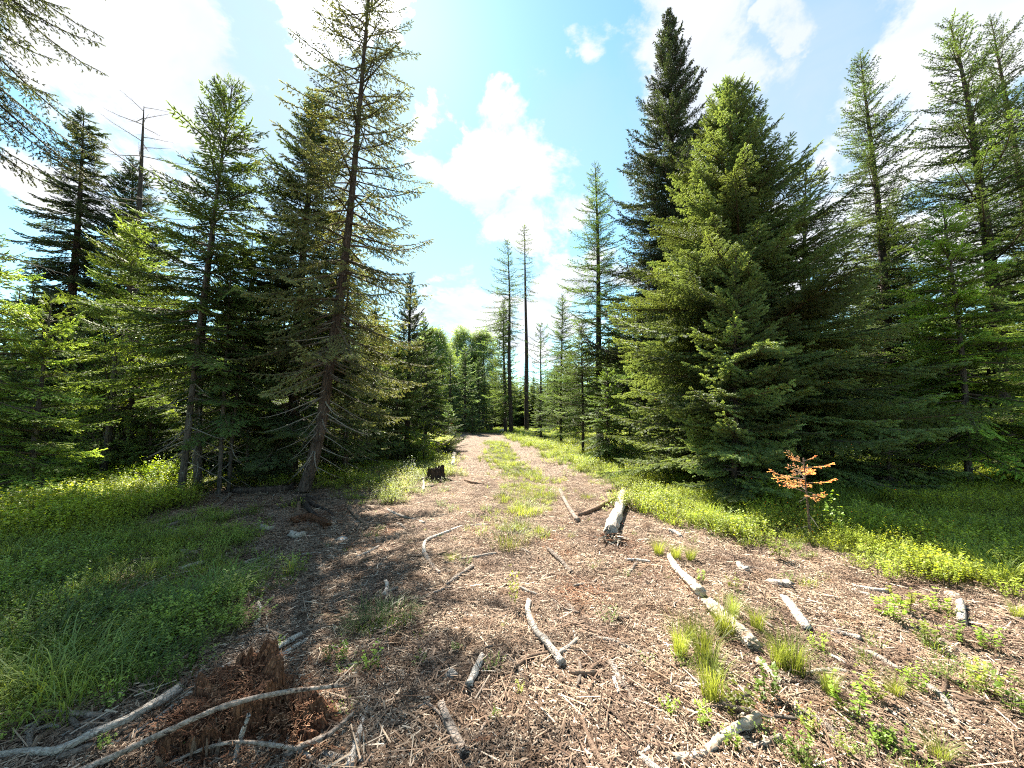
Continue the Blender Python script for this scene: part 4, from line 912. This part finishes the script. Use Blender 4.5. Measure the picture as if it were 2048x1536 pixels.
stick('stick', 'brown splintered plank piece in the right foreground', 'wood slab', [(1862, 1350), (1888, 1362), (1918, 1378)], (8, 12), W_, short='brown plank piece')
stick('stick', 'long brown splinter below the brown plank piece', 'wood slab', [(1884, 1388), (1915, 1400), (1966, 1414)], (8, 9), W_)
stick('stick', 'thin upright white stick by the dark stump', 'stick', [(846, 958), (847, 970), (847, 985)], (4, 5), B)
stick('stick', 'white split stick at the track edge beyond the dark stump', 'stick', [(908, 911), (907, 922), (905, 934)], (7, 7), B)
stick('stick', 'dark stick beside the dark stump on the track', 'stick', [(930, 964), (946, 968), (966, 971)], (5, 4), W_)
stick('stick', 'long thin pole lying through the left verge plants', 'branch', [(745, 988), (800, 984), (866, 974)], (5, 4), S)
stick('branch', 'grey dead branch slanting at the foot of the left clump', 'branch', [(322, 1062), (390, 1040), (440, 1012), (462, 992)], (8, 7), S)
stick('stick', 'weathered grey stick in the shaded leaves at left', 'stick', [(362, 1146), (382, 1138), (404, 1132)], (9, 8), B)
stick('stick', 'pale stick pointing to the shaded grass', 'stick', [(490, 1136), (515, 1126), (552, 1104)], (6, 5), S)
stick('stick', 'white stick at the left picture edge in the grass', 'stick', [(-20, 1380), (25, 1376), (64, 1380)], (8, 8), B)
stick('stick', 'thin branch across the shade left of the grass tuft', 'twig', [(580, 1290), (640, 1262), (700, 1225)], (3, 3), W_)
stick('stick', 'small thick knot of wood in the track below the tuft', 'stick', [(808, 1352), (812, 1362), (806, 1372)], (9, 9), B)
stick('stick', 'dark bark stick left of the grey stone', 'stick', [(888, 1310), (880, 1325), (870, 1342)], (11, 9), W_)
stick('stick', 'short log piece standing out at the lower left of the track', 'stick', [(765, 1380), (775, 1388), (782, 1396)], (10, 9), B)
for i, (a, b, c_, lb) in enumerate([((1200, 1160), (1175, 1178), 5, 'small stick on the red patch'), ((1340, 1068), (1362, 1078), 9, 'white wood flake right of the bleached log'), ((1255, 1125), (1300, 1128), 6, 'white splinter pointing to the rotten log'), ((1030, 1058), (1060, 1062), 6, 'brown bark strip below the grass strip'),
      ((1660, 1320), (1690, 1336), 8, 'pale wedge of wood in the weeds'), ((1790, 1435), (1815, 1428), 6, 'flat pale chip among the right weeds'), ((1478, 1448), (1500, 1428), 8, 'bleached chip above the thick curved branch'), ((1290, 1520), (1302, 1500), 9, 'pale block of wood at the bottom centre')]):
    stick('wood_chip', lb, 'wood chip', [a, ((a[0] + b[0]) / 2 + 2, (a[1] + b[1]) / 2 - 1), b], (c_, c_ * .7), [S, B, B, W_, B, B, B, B][i], sides=6)

def log_piece(name, label, cat, pts, w, m, **k):
    o = stick(name, label, cat, pts, w, m, sides=22, rough=.15, **k); r = np.random.default_rng(_st[0]); mb = MB()
    P = np.array([v.co for v in o.data.vertices]); c = P.mean(0); ax = P[-1] - P[0]; L_ = np.linalg.norm(ax); ax /= L_; R = max(.02, np.linalg.norm(P[:20] - P[:20].mean(0), axis=1).max()); n = int(10 + L_ * 26)
    for i in range(n):
        t_ = r.uniform(-.05, 1.08); sd = np.cross(ax, [0, 0, 1]) * r.choice([-1, 1]); on = r.uniform() < .35
        p = P[0] + ax * L_ * t_ + sd * (R * r.uniform(.2, .8) if on else R * r.uniform(1, 2.4)) + np.array([0, 0, R * .75 if on else -R * .6]); d = ax + sd * r.normal(0, .5) + np.array([0, 0, r.normal(0, .08)]); d /= np.linalg.norm(d); q = r.uniform(.03, .13)
        v, f = strip_tube([p, p + d * q * .5, p + d * q], [.002, r.uniform(.004, .009), .001], 3); mb.add(v, [tuple(a) for a in f], 0 if r.uniform() < .6 else 1)
    link('splinters', mb.mesh('splinters', [m, M_BROWN]), o)['kind'] = 'stuff'
    return o
lg = log_piece('log', 'thick bleached log with a rotten orange end pointing down the track', 'log', [(1247, 992), (1242, 1015), (1234, 1040), (1226, 1062), (1222, 1080)], (13, 28), B, short='bleached log')
g = ground_pt(1222, 1088); rr_ = np.random.default_rng(4)
mb = MB()
for i in range(60):
    a = rr_.uniform(-2.8, -.3); L_ = rr_.uniform(.05, .20); p0 = np.array([rr_.uniform(-.10, .10), rr_.uniform(-.02, .16), rr_.uniform(.0, .10)]); d = np.array([math.cos(a), math.sin(a), rr_.uniform(-.3, .35)])
    v, t_ = strip_tube([p0, p0 + d * L_ * .6, p0 + d * L_], [rr_.uniform(.005, .013), .007, .002], 4); mb.add(v, [tuple(f) for f in t_], 0 if rr_.uniform() < .35 else 1)
o = link('rotten_end', mb.mesh('rotten_end', [M_ROT, M_ROTLOG]), lg, g - lg.location); o['kind'] = 'stuff'
log_piece('log', 'decayed pale log lying aslant through the right grass clumps', 'log', [(1338, 1118), (1352, 1145), (1378, 1172), (1402, 1198)], (9, 21), M_ROTLOG, short='decayed log')
log_piece('log', 'lower half of the decayed log breaking up in the grass', 'log', [(1420, 1220), (1450, 1250), (1480, 1280), (1508, 1312)], (21, 30), M_ROTLOG, short='broken up log end')
log_piece('log', 'narrow tail of decayed wood below the broken up log', 'log', [(1520, 1335), (1545, 1362), (1560, 1378)], (15, 8), M_ROTLOG)
log_piece('log', 'pale fallen log lying in the shade behind the orange sapling', 'log', [(1700, 958), (1780, 967), (1860, 978), (1965, 990)], (9, 13), M_BARKGREY, lift=[.12, .14, .12, .10], short='fallen log')
log_piece('log', 'dark fallen log on the ground between the left trunks', 'log', [(470, 988), (520, 986), (585, 982)], (12, 12), M_BARK)
log_piece('wood_chunk', 'pale weathered root chunk at the verge above the wide slab', 'wood chunk', [(1540, 1172), (1556, 1176), (1580, 1180)], (10, 16), B)
log_piece('wood_chunk', 'white weathered chunk left of the root chunk', 'wood chunk', [(1478, 1136), (1484, 1146), (1494, 1150)], (9, 14), B)
log_piece('wood_chunk', 'grey weathered chunk in the shade of the leaning spruce', 'wood chunk', [(582, 1076), (595, 1078), (606, 1074)], (12, 9), B)
log_piece('wood_chunk', 'grey weathered chunk among leaves left of the dug up roots', 'wood chunk', [(524, 1062), (534, 1064), (544, 1062)], (12, 8), B)
log_piece('wood_chunk', 'grey weathered chunk above the shaded grass', 'wood chunk', [(362, 1112), (375, 1110), (392, 1112)], (9, 7), B)
log_piece('wood_chunk', 'red brown rotten root chunk in the dug up soil', 'wood chunk', [(585, 1052), (612, 1044), (640, 1050), (652, 1060)], (14, 16), M_ROT)
log_piece('wood_chunk', 'curved bark slab leaning in the dug up soil', 'wood chunk', [(575, 1058), (590, 1046), (602, 1034)], (5, 8), M_BROWN)

# a few stones
def stone(label, px, py, wpx, col, flat=.65, name='stone'):
    g = ground_pt(px, py); dep = g.y; R = wpx / FPX * dep / 2; bm_v = []; F = []
    r = np.random.default_rng(int(px)); n, m = 9, 6
    for i in range(m + 1):
        ph = math.pi * i / m
        for j in range(n):
            th = 2 * math.pi * j / n; v = Vector((math.sin(ph) * math.cos(th), math.sin(ph) * math.sin(th), math.cos(ph) * flat)); v *= R * (1 + .35 * mnoise.noise((v.x * 1.7 + px, v.y * 1.7, v.z * 1.7)))
            bm_v.append(tuple(v))
    for i in range(m):
        for j in range(n): F.append((i * n + j, (i + 1) * n + j, (i + 1) * n + (j + 1) % n, i * n + (j + 1) % n))
    mb = MB(); mb.add(bm_v, F); o = link(name, mb.mesh(name, [col], True), None, g + Vector((0, 0, R * flat * .5))); tag(o, label, 'stone'); return o
M_STONE = wood_mat('grey_stone', (.16, .14, .125), (.42, .38, .34), (30, 30, 30), bump=.6)
M_STONEW = wood_mat('pale_stone', (.5, .46, .42), (.75, .71, .66), (22, 22, 22), bump=.4)
stone('grey stone half sunk in the track beside the short bright stick', 902, 1356, 27, M_STONE, .75)
stone('pale rounded boulder at the far end by the tall larches', 1006, 864, 15, M_STONEW, .6)
stone('small white stone below the short thick brown piece', 1252, 1364, 12, M_STONEW, .4)
stone('white flat stone in the middle of the bottom edge', 1172, 1506, 18, M_STONEW, .35)
stone('round white pebble left of the flat stone', 1127, 1507, 12, M_STONEW, .5)
stone('small white stone left of the long thin pale stick', 1198, 1312, 13, M_STONEW, .4)
stone('yellowish stone at the right verge edge', 1906, 1196, 26, M_ROTLOG, .6)
stone('pale flat stone in the shaded track by the roots', 684, 1080, 22, M_STONEW, .3)
stone('pale flat stone lying in the sunny right verge', 1128, 906, 14, M_STONEW, .35)

def stump_mesh(name, R, H, mats, seed, hollow=.5, flare=1.25, ragged=.3, peak=0.0, n=64, tilt=.4):
    V = []; F = []
    def nn(a, b, c): return mnoise.noise((a + seed, b, c))
    rings = [(flare * 1.15, -.08), (flare, .04), (1.06, .3), (.98, .65), (.94, 1.0), (.80, 1.0), (.55, 1 - hollow * .6), (.05, 1 - hollow)]
    for k, (rf, hf) in enumerate(rings):
        for j in range(n):
            a = 2 * math.pi * j / n; c, s = math.cos(a), math.sin(a)
            rad = R * rf * (1 + .16 * nn(c * 1.6, s * 1.6, 0) + .10 * nn(c * 7, s * 7, hf * .6)) * (1 + (.25 * max(0, nn(c * 2.2, s * 2.2, 5)) if k < 2 else 0))
            top = H * (1 + tilt * math.cos(a - peak) * (1 if k < 6 else .5) + ragged * 1.6 * nn(c * 4, s * 4, 2) + ragged * .8 * nn(c * 13, s * 13, 2))
            V.append((rad * c, rad * s, hf * top if hf > 0 else hf * .6))
    for k in range(len(rings) - 1):
        for j in range(n): q = (j + 1) % n; F.append((k * n + j, k * n + q, (k + 1) * n + q, (k + 1) * n + j))
    F.append(tuple((len(rings) - 1) * n + j for j in range(n)))
    mb = MB(); mb.add(V, F); return mb.mesh(name, mats)

def stump(label, px, py, wpx, hpx, m, name='stump', **k):
    g = ground_pt(px, py); dep = g.y; R = wpx / FPX * dep / 2 / k.get('flare', 1.25); g.y += R
    t = empty(name, g, label, 'stump'); link('wood', stump_mesh('stump_wood', R, hpx / FPX * dep, [m], px * .013, **k), t); return t
M_DARKWOOD = wood_mat('dark_stump_bark', (.028, .018, .014), (.11, .07, .05), (22, 22, 5), bump=1.0, bumpd=.03)  # dark brown bark tone shared by the stumps
d1 = stump('dark jagged stump in the yellow green plants left of the track', 868, 966, 40, 26, M_DARKWOOD, ragged=.17, hollow=.5, tilt=.12)
for i, (dx, dy, rz) in enumerate([(.30, -.1, .4), (-.28, -.15, 2.6), (.2, -.35, -.6)]):
    link('root', tube_mesh('root', [(dx * .5, dy * .5, .08), (dx * 1.1, dy * 1.1, .04), (dx * 1.8, dy * 1.6, -.03)], [.06, .04, .015], [M_DARKWOOD], 8, .15), d1)
stump('tallest of three dark stumps at the far end of the track', 947, 861.5, 13, 13, M_DARKWOOD, flare=1.7, ragged=.5)
stump('low dark stump left of the tallest far stump', 931, 861, 7, 5, M_DARKWOOD, flare=1.3)
stump('wide low root stump right of the tallest far stump', 979, 863, 19, 8, M_DARKWOOD, flare=1.6, ragged=.6)
stump('small dark stub at the sunny right verge beside the slender larch', 1196, 868, 12, 10, M_DARKWOOD, flare=1.4, ragged=.5)

def rotten_stump():
    g = ground_pt(430, 1478); t = empty('rotten_stump', g, 'crumbling red brown rotten stump in the bottom left foreground', 'stump')
    r = np.random.default_rng(12)
    link('wood', stump_mesh('stump_wood', .25, .160, [M_ROT], 3.3, hollow=.35, flare=1.35, ragged=.36, peak=.9, tilt=.5, n=140), t, (-.02, .10, 0))
    link('fallen_chunk', stump_mesh('stump_chunk', .15, .09, [M_ROT], 8.3, hollow=.2, flare=1.35, ragged=.5, peak=2, n=80), t, (.40, .02, 0), (.1, -.2, 0))
    # broken slabs and slivers standing round the rim
    mats = [M_ROT, M_ROT, M_BROWN, M_ROT]
    meshes = []
    for k in range(12):
        L_ = r.uniform(.06, .17); w = r.uniform(.004, .014); th = w * r.uniform(.25, .5); mb = MB()
        V = [(-w, -th, 0), (w, -th, 0), (w, th, 0), (-w, th, 0), (-w * .9, -th, L_ * .6), (w * .8, -th, L_ * .7), (w * .7, th, L_ * .65), (-w * .8, th, L_ * .62), (-w * .5, 0, L_ * r.uniform(.75, 1)), (w * .2, 0, L_ * r.uniform(.7, .95))]
        F = [(0, 1, 5, 4), (1, 2, 6, 5), (2, 3, 7, 6), (3, 0, 4, 7), (4, 5, 9, 8), (6, 7, 8, 9), (5, 6, 9), (7, 4, 8)]
        mb.add(V, F); meshes.append(mb.mesh('splinter', [mats[k % 4]]))
    for k in range(170):
        a = r.uniform(0, 6.28); q = r.uniform(.13, .27); z = .15 * (1 + .5 * math.cos(a - .9)) * r.uniform(.0, .9)
        o = link('splinter', meshes[k % 12], t, (-.02 + q * math.cos(a) * (1.15 - z), .10 + q * math.sin(a) * (1.15 - z), max(0, z - .08)), (r.normal(0, .28), r.normal(0, .28), a + 1.57 + r.normal(0, .5)))
        s_ = r.uniform(.5, 1.1); o.scale = (s_, s_, s_)
    # crumbled wood over and around it
    P, R_ = [], []
    for k in range(120):
        a = r.uniform(0, 6.28); q = abs(r.normal(0, .34)); x, y = q * math.cos(a) * 1.5 + .12, q * math.sin(a) + .02
        z = hgt(g.x + x, g.y + y) - g.z + .012
        if math.hypot(x - .40, y - .02) < .17: z += .08
        if math.hypot(x + .02, y - .10) < .2 and r.uniform() < .6: z += .12 * (1 + .42 * math.cos(math.atan2(y - .1, x + .02) - .9))
        P.append((x, y, z)); R_.append((r.normal(0, .25), r.normal(0, .25), r.uniform(0, 6.28)))
    n = len(P); o = spread('crumbled_wood', P, R_, np.stack([r.uniform(.5, 1.1, n)] * 3, 1), r.integers(0, 4, n), G_REDCHIPS, t); o['kind'] = 'stuff'
rotten_stump()
def red_litter():
    r = np.random.default_rng(5); P = []
    for (cx, cy, rr, n) in ((640, 1040, .65, 70), (1120, 1075, .6, 60), (1180, 1180, .3, 30), (1340, 1150, .25, 26), (960, 1060, .5, 26), (740, 1070, .5, 26), (600, 1530, .5, 50), (1580, 1450, .25, 20), (1236, 1098, .25, 22)):
        p = ground_pt(cx, cy)
        for _ in range(n):
            x, y = p.x + r.normal(0, rr * .6), p.y + r.normal(0, rr * .6); P.append((x, y, hgt(x, y) + .003))
    n = len(P); tag(spread('litter', P, np.stack([0 * r.uniform(size=n), 0 * r.uniform(size=n), r.uniform(0, 6.28, n)], 1), np.stack([r.uniform(.6, 1.2, n)] * 3, 1), r.integers(0, 4, n), G_REDCHIPS), 'patches of crumbled red brown wood on the track', None, None, 'stuff')
red_litter()

# roots of the leaning spruce
lean = next(o for o in C.objects if o.get('label', '').startswith('tall leaning spruce'))
for pts, w in (([(606, 1004), (628, 1016), (655, 1024), (676, 1042)], (.05, .018)), ([(596, 1008), (575, 1014), (548, 1022)], (.06, .02)), ([(606, 1010), (622, 1028), (640, 1040), (652, 1052)], (.045, .015)), ([(612, 1000), (640, 1004), (664, 1002)], (.05, .015)), ([(598, 1012), (596, 1030), (604, 1046)], (.035, .012))):
    W3 = [ground_pt(*p) for p in pts]; k = len(W3)
    link('root', tube_mesh('root', [p - lean.location + Vector((0, 0, .07 * (1 - i / (k - 1)))) for i, p in enumerate(W3)], [w[0] + (w[1] - w[0]) * i / (k - 1) for i in range(k)], [M_BARK if w[0] > .04 else M_BROWN], 8, .15, seed=w[0] * 50), lean)

# ------------------------------------------------------------------ orange dead sapling, brush pile
conifer('dead_sapling', 'small dead sapling with orange needles in front of the big spruce shade', 'sapling', ground_pt(1620, 1082), at_depth(1607, 916, ground_pt(1620, 1082).y), .23, 'sapling', cb=.50, dens=19, trunk=.008, color=(.58, .34, .20), el=(8, 25), prof=.25, bark=M_BROWN, dead=6)
conifer('dead_sapling', 'tiny orange dead sapling at the far end below the small pale spruce', 'sapling', ground_pt(899, 870), at_depth(899, 846, ground_pt(899, 870).y), .35, 'lichen', cb=.1, dens=22, trunk=.02, color=(.55, .20, .10), el=(8, 45))
def brush():
    g = ground_pt(862, 905); t = empty('brush_pile', g, 'heap of cut boughs and dead branches at the left edge of the track', 'brush pile'); r = np.random.default_rng(9)
    for nm, sp, n, col in (('dead_branches', 'bare', 90, (.2, .17, .14)), ('cut_boughs', 'spruce', 70, (.045, .062, .03))):
        a = r.uniform(0, 6.28, n); q = np.sqrt(r.uniform(0, 1, n)); P = np.stack([q * np.cos(a) * .95 - .2, q * np.sin(a) * 1.6, .62 * (1 - q ** 1.6) * r.uniform(.3, 1, n)], 1)
        cls = r.integers(0, 3, n); k = r.uniform(.7, 1.2, n); o = spread(nm, P, np.stack([r.normal(0, .4, n), r.normal(0.05, .35, n), a + r.normal(0, .9, n)], 1), np.stack([k] * 3, 1), cls * NV + r.integers(0, NV, n), species(sp), t, col); o['kind'] = 'stuff'
    mb = MB()
    for i in range(12):
        a = r.uniform(0, 6.28); p0 = np.array([r.uniform(-.7, .6), r.uniform(-1, 1), .05]); d = np.array([math.cos(a), math.sin(a), r.uniform(0, .6)]); tube_mesh('', [tuple(p0), tuple(p0 + d * .6), tuple(p0 + d * 1.2 + np.array([0, 0, -.05]))], [.03, .025, .01], None, 6, mb=mb, res=2)
    link('dead_stems', mb.mesh('stems', [M_STICK], True), t)['kind'] = 'stuff'
brush()

# ------------------------------------------------------------------ grass clumps and weeds one can pick out
TUFT = [tri_mesh('grass_clump', *grass_tuft(RR, 210, .46, .085, .0024, .85), [M_GRASS, M_GRASS]) for _ in range(4)]
LOWT = [tri_mesh('grass_clump', *grass_tuft(RR, 190, .26, .17, .0024, 1.25), [M_GRASS, M_GRASS]) for _ in range(3)]
WEED = [tri_mesh('weed', *leafy_clump(RR, .22, .07, 9, .025, 13), [M_TWIG, M_LEAF]) for _ in range(5)]
def plant(name, cat, label, px, py, hpx, meshes, col, i, sw=1.0, h0=.46, grp=None):
    g = ground_pt(px, py); s_ = hpx / FPX * g.y / h0
    o = link(name, meshes[i % len(meshes)], None, g, (0, 0, i * 1.7), col); o.scale = (s_ * sw, s_ * sw, s_); return tag(o, label, cat, grp)
YL = (.165, .20, .052)
for i, (px, py, h, lb, sw) in enumerate([
    (1424, 1405, 130, 'tallest grass clump standing in the right foreground', .8), (1412, 1330, 120, 'bright grass clump just behind the tallest one', .9), (1362, 1318, 100, 'thin grass clump left of the bright one', .7), (1450, 1270, 95, 'grass clump growing over the decayed log', 1.0),
    (1590, 1352, 120, 'dense upright grass clump right of the broken up log', .9), (1560, 1338, 90, 'smaller grass clump leaning on the dense upright one', .9), (1516, 1262, 70, 'grass clump behind the broken up log', .9), (1382, 1285, 80, 'sparse grass clump above the thin one', .8),
    (1318, 1112, 50, 'grass clump at the head of the decayed log', 1.0), (1352, 1120, 46, 'grass clump right beside the head of the decayed log', 1.0), (1382, 1124, 44, 'third grass clump right of the head of the decayed log', 1.0), (1468, 1236, 70, 'slim grass clump between log and wide slab', .7),
    (1960, 1140, 75, 'long arching grass clump at the sunny right verge', 1.3), (1915, 1128, 70, 'grass clump left of the long arching one at the verge', 1.2), (2010, 1170, 75, 'grass clump at the right edge of the verge', 1.3), (1880, 1150, 60, 'yellow grass clump lower on the right verge', 1.1),
    (1792, 1396, 60, 'grass clump in the weeds of the far right foreground', 1.0), (1660, 1390, 75, 'grass clump below the pale stick with a thick end', .9), (1880, 1532, 80, 'grass clump at the bottom right edge', 1.0), (2035, 1240, 50, 'grass clump at the right edge above the weeds', .9)]):
    plant('grass_clump', 'grass', lb, px, py, h, TUFT, YL, i, sw)
for i, (px, py, h, lb, sw, col) in enumerate([
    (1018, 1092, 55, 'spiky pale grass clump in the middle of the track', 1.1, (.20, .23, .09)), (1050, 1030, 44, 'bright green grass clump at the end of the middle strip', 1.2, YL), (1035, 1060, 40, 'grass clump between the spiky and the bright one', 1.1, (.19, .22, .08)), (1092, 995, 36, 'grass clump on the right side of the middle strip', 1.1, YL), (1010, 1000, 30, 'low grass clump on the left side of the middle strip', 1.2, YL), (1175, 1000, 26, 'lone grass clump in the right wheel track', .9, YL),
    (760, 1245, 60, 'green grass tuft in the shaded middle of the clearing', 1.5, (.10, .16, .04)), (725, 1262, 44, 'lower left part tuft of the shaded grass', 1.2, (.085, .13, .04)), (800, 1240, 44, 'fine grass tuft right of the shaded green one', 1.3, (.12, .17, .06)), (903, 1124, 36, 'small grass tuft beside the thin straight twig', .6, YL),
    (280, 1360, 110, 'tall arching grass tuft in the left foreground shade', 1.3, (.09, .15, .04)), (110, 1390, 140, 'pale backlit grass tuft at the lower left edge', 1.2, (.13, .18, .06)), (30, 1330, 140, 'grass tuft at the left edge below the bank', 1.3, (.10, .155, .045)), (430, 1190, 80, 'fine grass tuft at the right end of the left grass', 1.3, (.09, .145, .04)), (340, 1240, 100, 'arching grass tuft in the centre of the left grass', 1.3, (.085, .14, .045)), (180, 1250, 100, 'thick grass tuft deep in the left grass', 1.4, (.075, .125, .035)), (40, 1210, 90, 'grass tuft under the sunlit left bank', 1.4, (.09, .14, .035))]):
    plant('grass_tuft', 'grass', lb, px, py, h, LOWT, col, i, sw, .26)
weeds = [(1026, 1218, 80, 'single upright lime green weed in the middle of the track', .45), (745, 1352, 62, 'dark green weed in the shade left of centre', .9), (682, 1325, 45, 'small weed with yellow leaves left of the dark green one', 1.0), (655, 1332, 36, 'low weed at the edge of the shade', 1.0), (836, 1345, 34, 'bright weed right of the shaded weeds', 1.1), (912, 1308, 24, 'tiny weed above the short bright stick', 1.2),
         (1040, 1392, 34, 'small lime weed below the curved stick', .7), (990, 1448, 30, 'small weed beside the crooked grey stick', .9), (1405, 1462, 60, 'leafy weed left of the thick curved branch', .9), (1480, 1450, 95, 'tall leafy weed behind the thick curved branch', .9), (1466, 1505, 50, 'green weed growing over the thick curved branch', 1.0), (1340, 1440, 46, 'pale weed left of the leafy ones', 1.1), (1620, 1465, 48, 'round leaved weed in the right foreground', 1.0), (1535, 1408, 80, 'tall weed with reddish leaves near the tallest grass', 1.0),
         (1700, 1440, 80, 'bushy weed in the right foreground', 1.1), (1745, 1405, 60, 'weed behind the bushy one in the right foreground', 1.1), (1762, 1500, 62, 'weed at the lower right below the bushy one', 1.0), (1800, 1520, 60, 'weed cluster at the bottom right', 1.1), (1975, 1395, 70, 'weed by the long brown splinter', 1.0), (2030, 1440, 80, 'weed at the right edge of the foreground', 1.0), (1985, 1310, 60, 'weed behind the brown plank piece', 1.1), (1850, 1290, 56, 'weed left of the brown plank piece', 1.2), (1920, 1290, 44, 'low weed above the brown plank piece', 1.2),
         (1780, 1240, 50, 'yellowish weed patch plant below the verge', 1.6), (1815, 1225, 44, 'yellow green weed right of the patch plant', 1.6), (1870, 1222, 40, 'yellow weed near the yellowish stone', 1.6), (1640, 1310, 44, 'weed right of the dense upright grass clump', 1.1), (1470, 1182, 30, 'weed next to the head of the decayed log', 1.3), (1402, 1168, 28, 'small weed on the decayed log', 1.2), (1600, 1520, 60, 'weed at the bottom edge right of the short grey stick', 1.0), (1690, 1520, 46, 'low weed at the bottom edge further right', 1.1), (560, 1300, 26, 'small weed beside the split slab', 1.0), (1830, 1385, 50, 'broad weed in the middle of the right foreground', 1.2), (1560, 1120, 40, 'leafy weed below the orange sapling', 1.4), (1672, 1080, 90, 'tall thin weed right of the orange sapling', .6), (208, 1515, 50, 'small yellow green weed between the silvery branches', .7)]
for i, (px, py, h, lb, sw) in enumerate(weeds):
    plant('weed', 'weed', lb, px, py, h, WEED, (.15, .22, .035) if i % 3 else (.17, .20, .04), i, sw, .22)

# small loose sticks: one object each
STOP = set('a the in of with at on and to from left right lying end by across under above between among two below behind beside against along through upper just near pointing crossing out thick leading ending standing dug propped weathered bottom middle one pair'.split())
def loose():
    r = np.random.default_rng(21); kinds = [('pale', B), ('grey', S), ('brown', W_)]; ms = {}
    for k, (nm, m) in enumerate(kinds):
        for j in range(4):
            L_ = 1.0; b = r.uniform(-.12, .12); ms[k, j] = tube_mesh('loose_stick', [(-.5, 0, 0), (-.15, b, .02), (.2, b * .6, 0), (.5, -b * .3, .01)], [.035, .05, .045, .025], [m], 6, .2, True, j * 3 + k, 3)
    seen = {}; n = 0
    while n < 290:
        px, py = r.uniform(0, 2040), 1536 - 560 * r.uniform() ** .8
        if n > 225: px, py = r.uniform(0, 760), r.uniform(1370, 1530)
        if py < 985 or any(in_poly([px], [py], z)[0] for z in (Z_RIGHT, Z_LBANK, Z_LGRASS)): continue
        g = ground_pt(px, py); k = r.integers(0, 3); L_ = r.uniform(.07, .24) if r.uniform() < .68 else r.uniform(.24, .40); size = 'short' if L_ < .12 else ('middling' if L_ < .2 else 'long')
        near = sorted(LAND, key=lambda q: (q[0] - g.x) ** 2 + (q[1] - g.y) ** 2)[:6]
        def cut(t_):
            t_ = ' '.join(t_.split()[:5])
            while t_.split()[-1] in STOP: t_ = ' '.join(t_.split()[:-1])
            return t_
        def rel(q):
            dx, dy = g.x - q[0], g.y - q[1]
            return ('right of' if dx > 0 else 'left of') if abs(dx) > abs(dy) else ('beyond' if dy > 0 else 'in front of')
        head = f'{size} {kinds[k][0]} loose stick'
        cands = [f'{head} {rel(near[0])} the {cut(near[0][2])}'] + [f'{head} {rel(near[0])} the {cut(near[0][2])}, {rel(q)} the {cut(q[2])}' for q in near[1:]]
        lab = next((c for c in cands if c not in seen and len(c.split()) <= 16), None)
        if lab is None: continue
        seen[lab] = 1
        o = link('loose_stick', ms[k, r.integers(0, 4)], None, g + Vector((0, 0, .016)), (r.normal(0, .08), r.normal(0, .1), r.uniform(0, 6.28))); wd = r.uniform(.8, 1.45) * min(1.0, .16 / L_ + .35); o.scale = (L_, L_ * wd, L_ * wd)
        tag(o, lab, 'stick', 'loose sticks scattered over the track'); n += 1
loose()
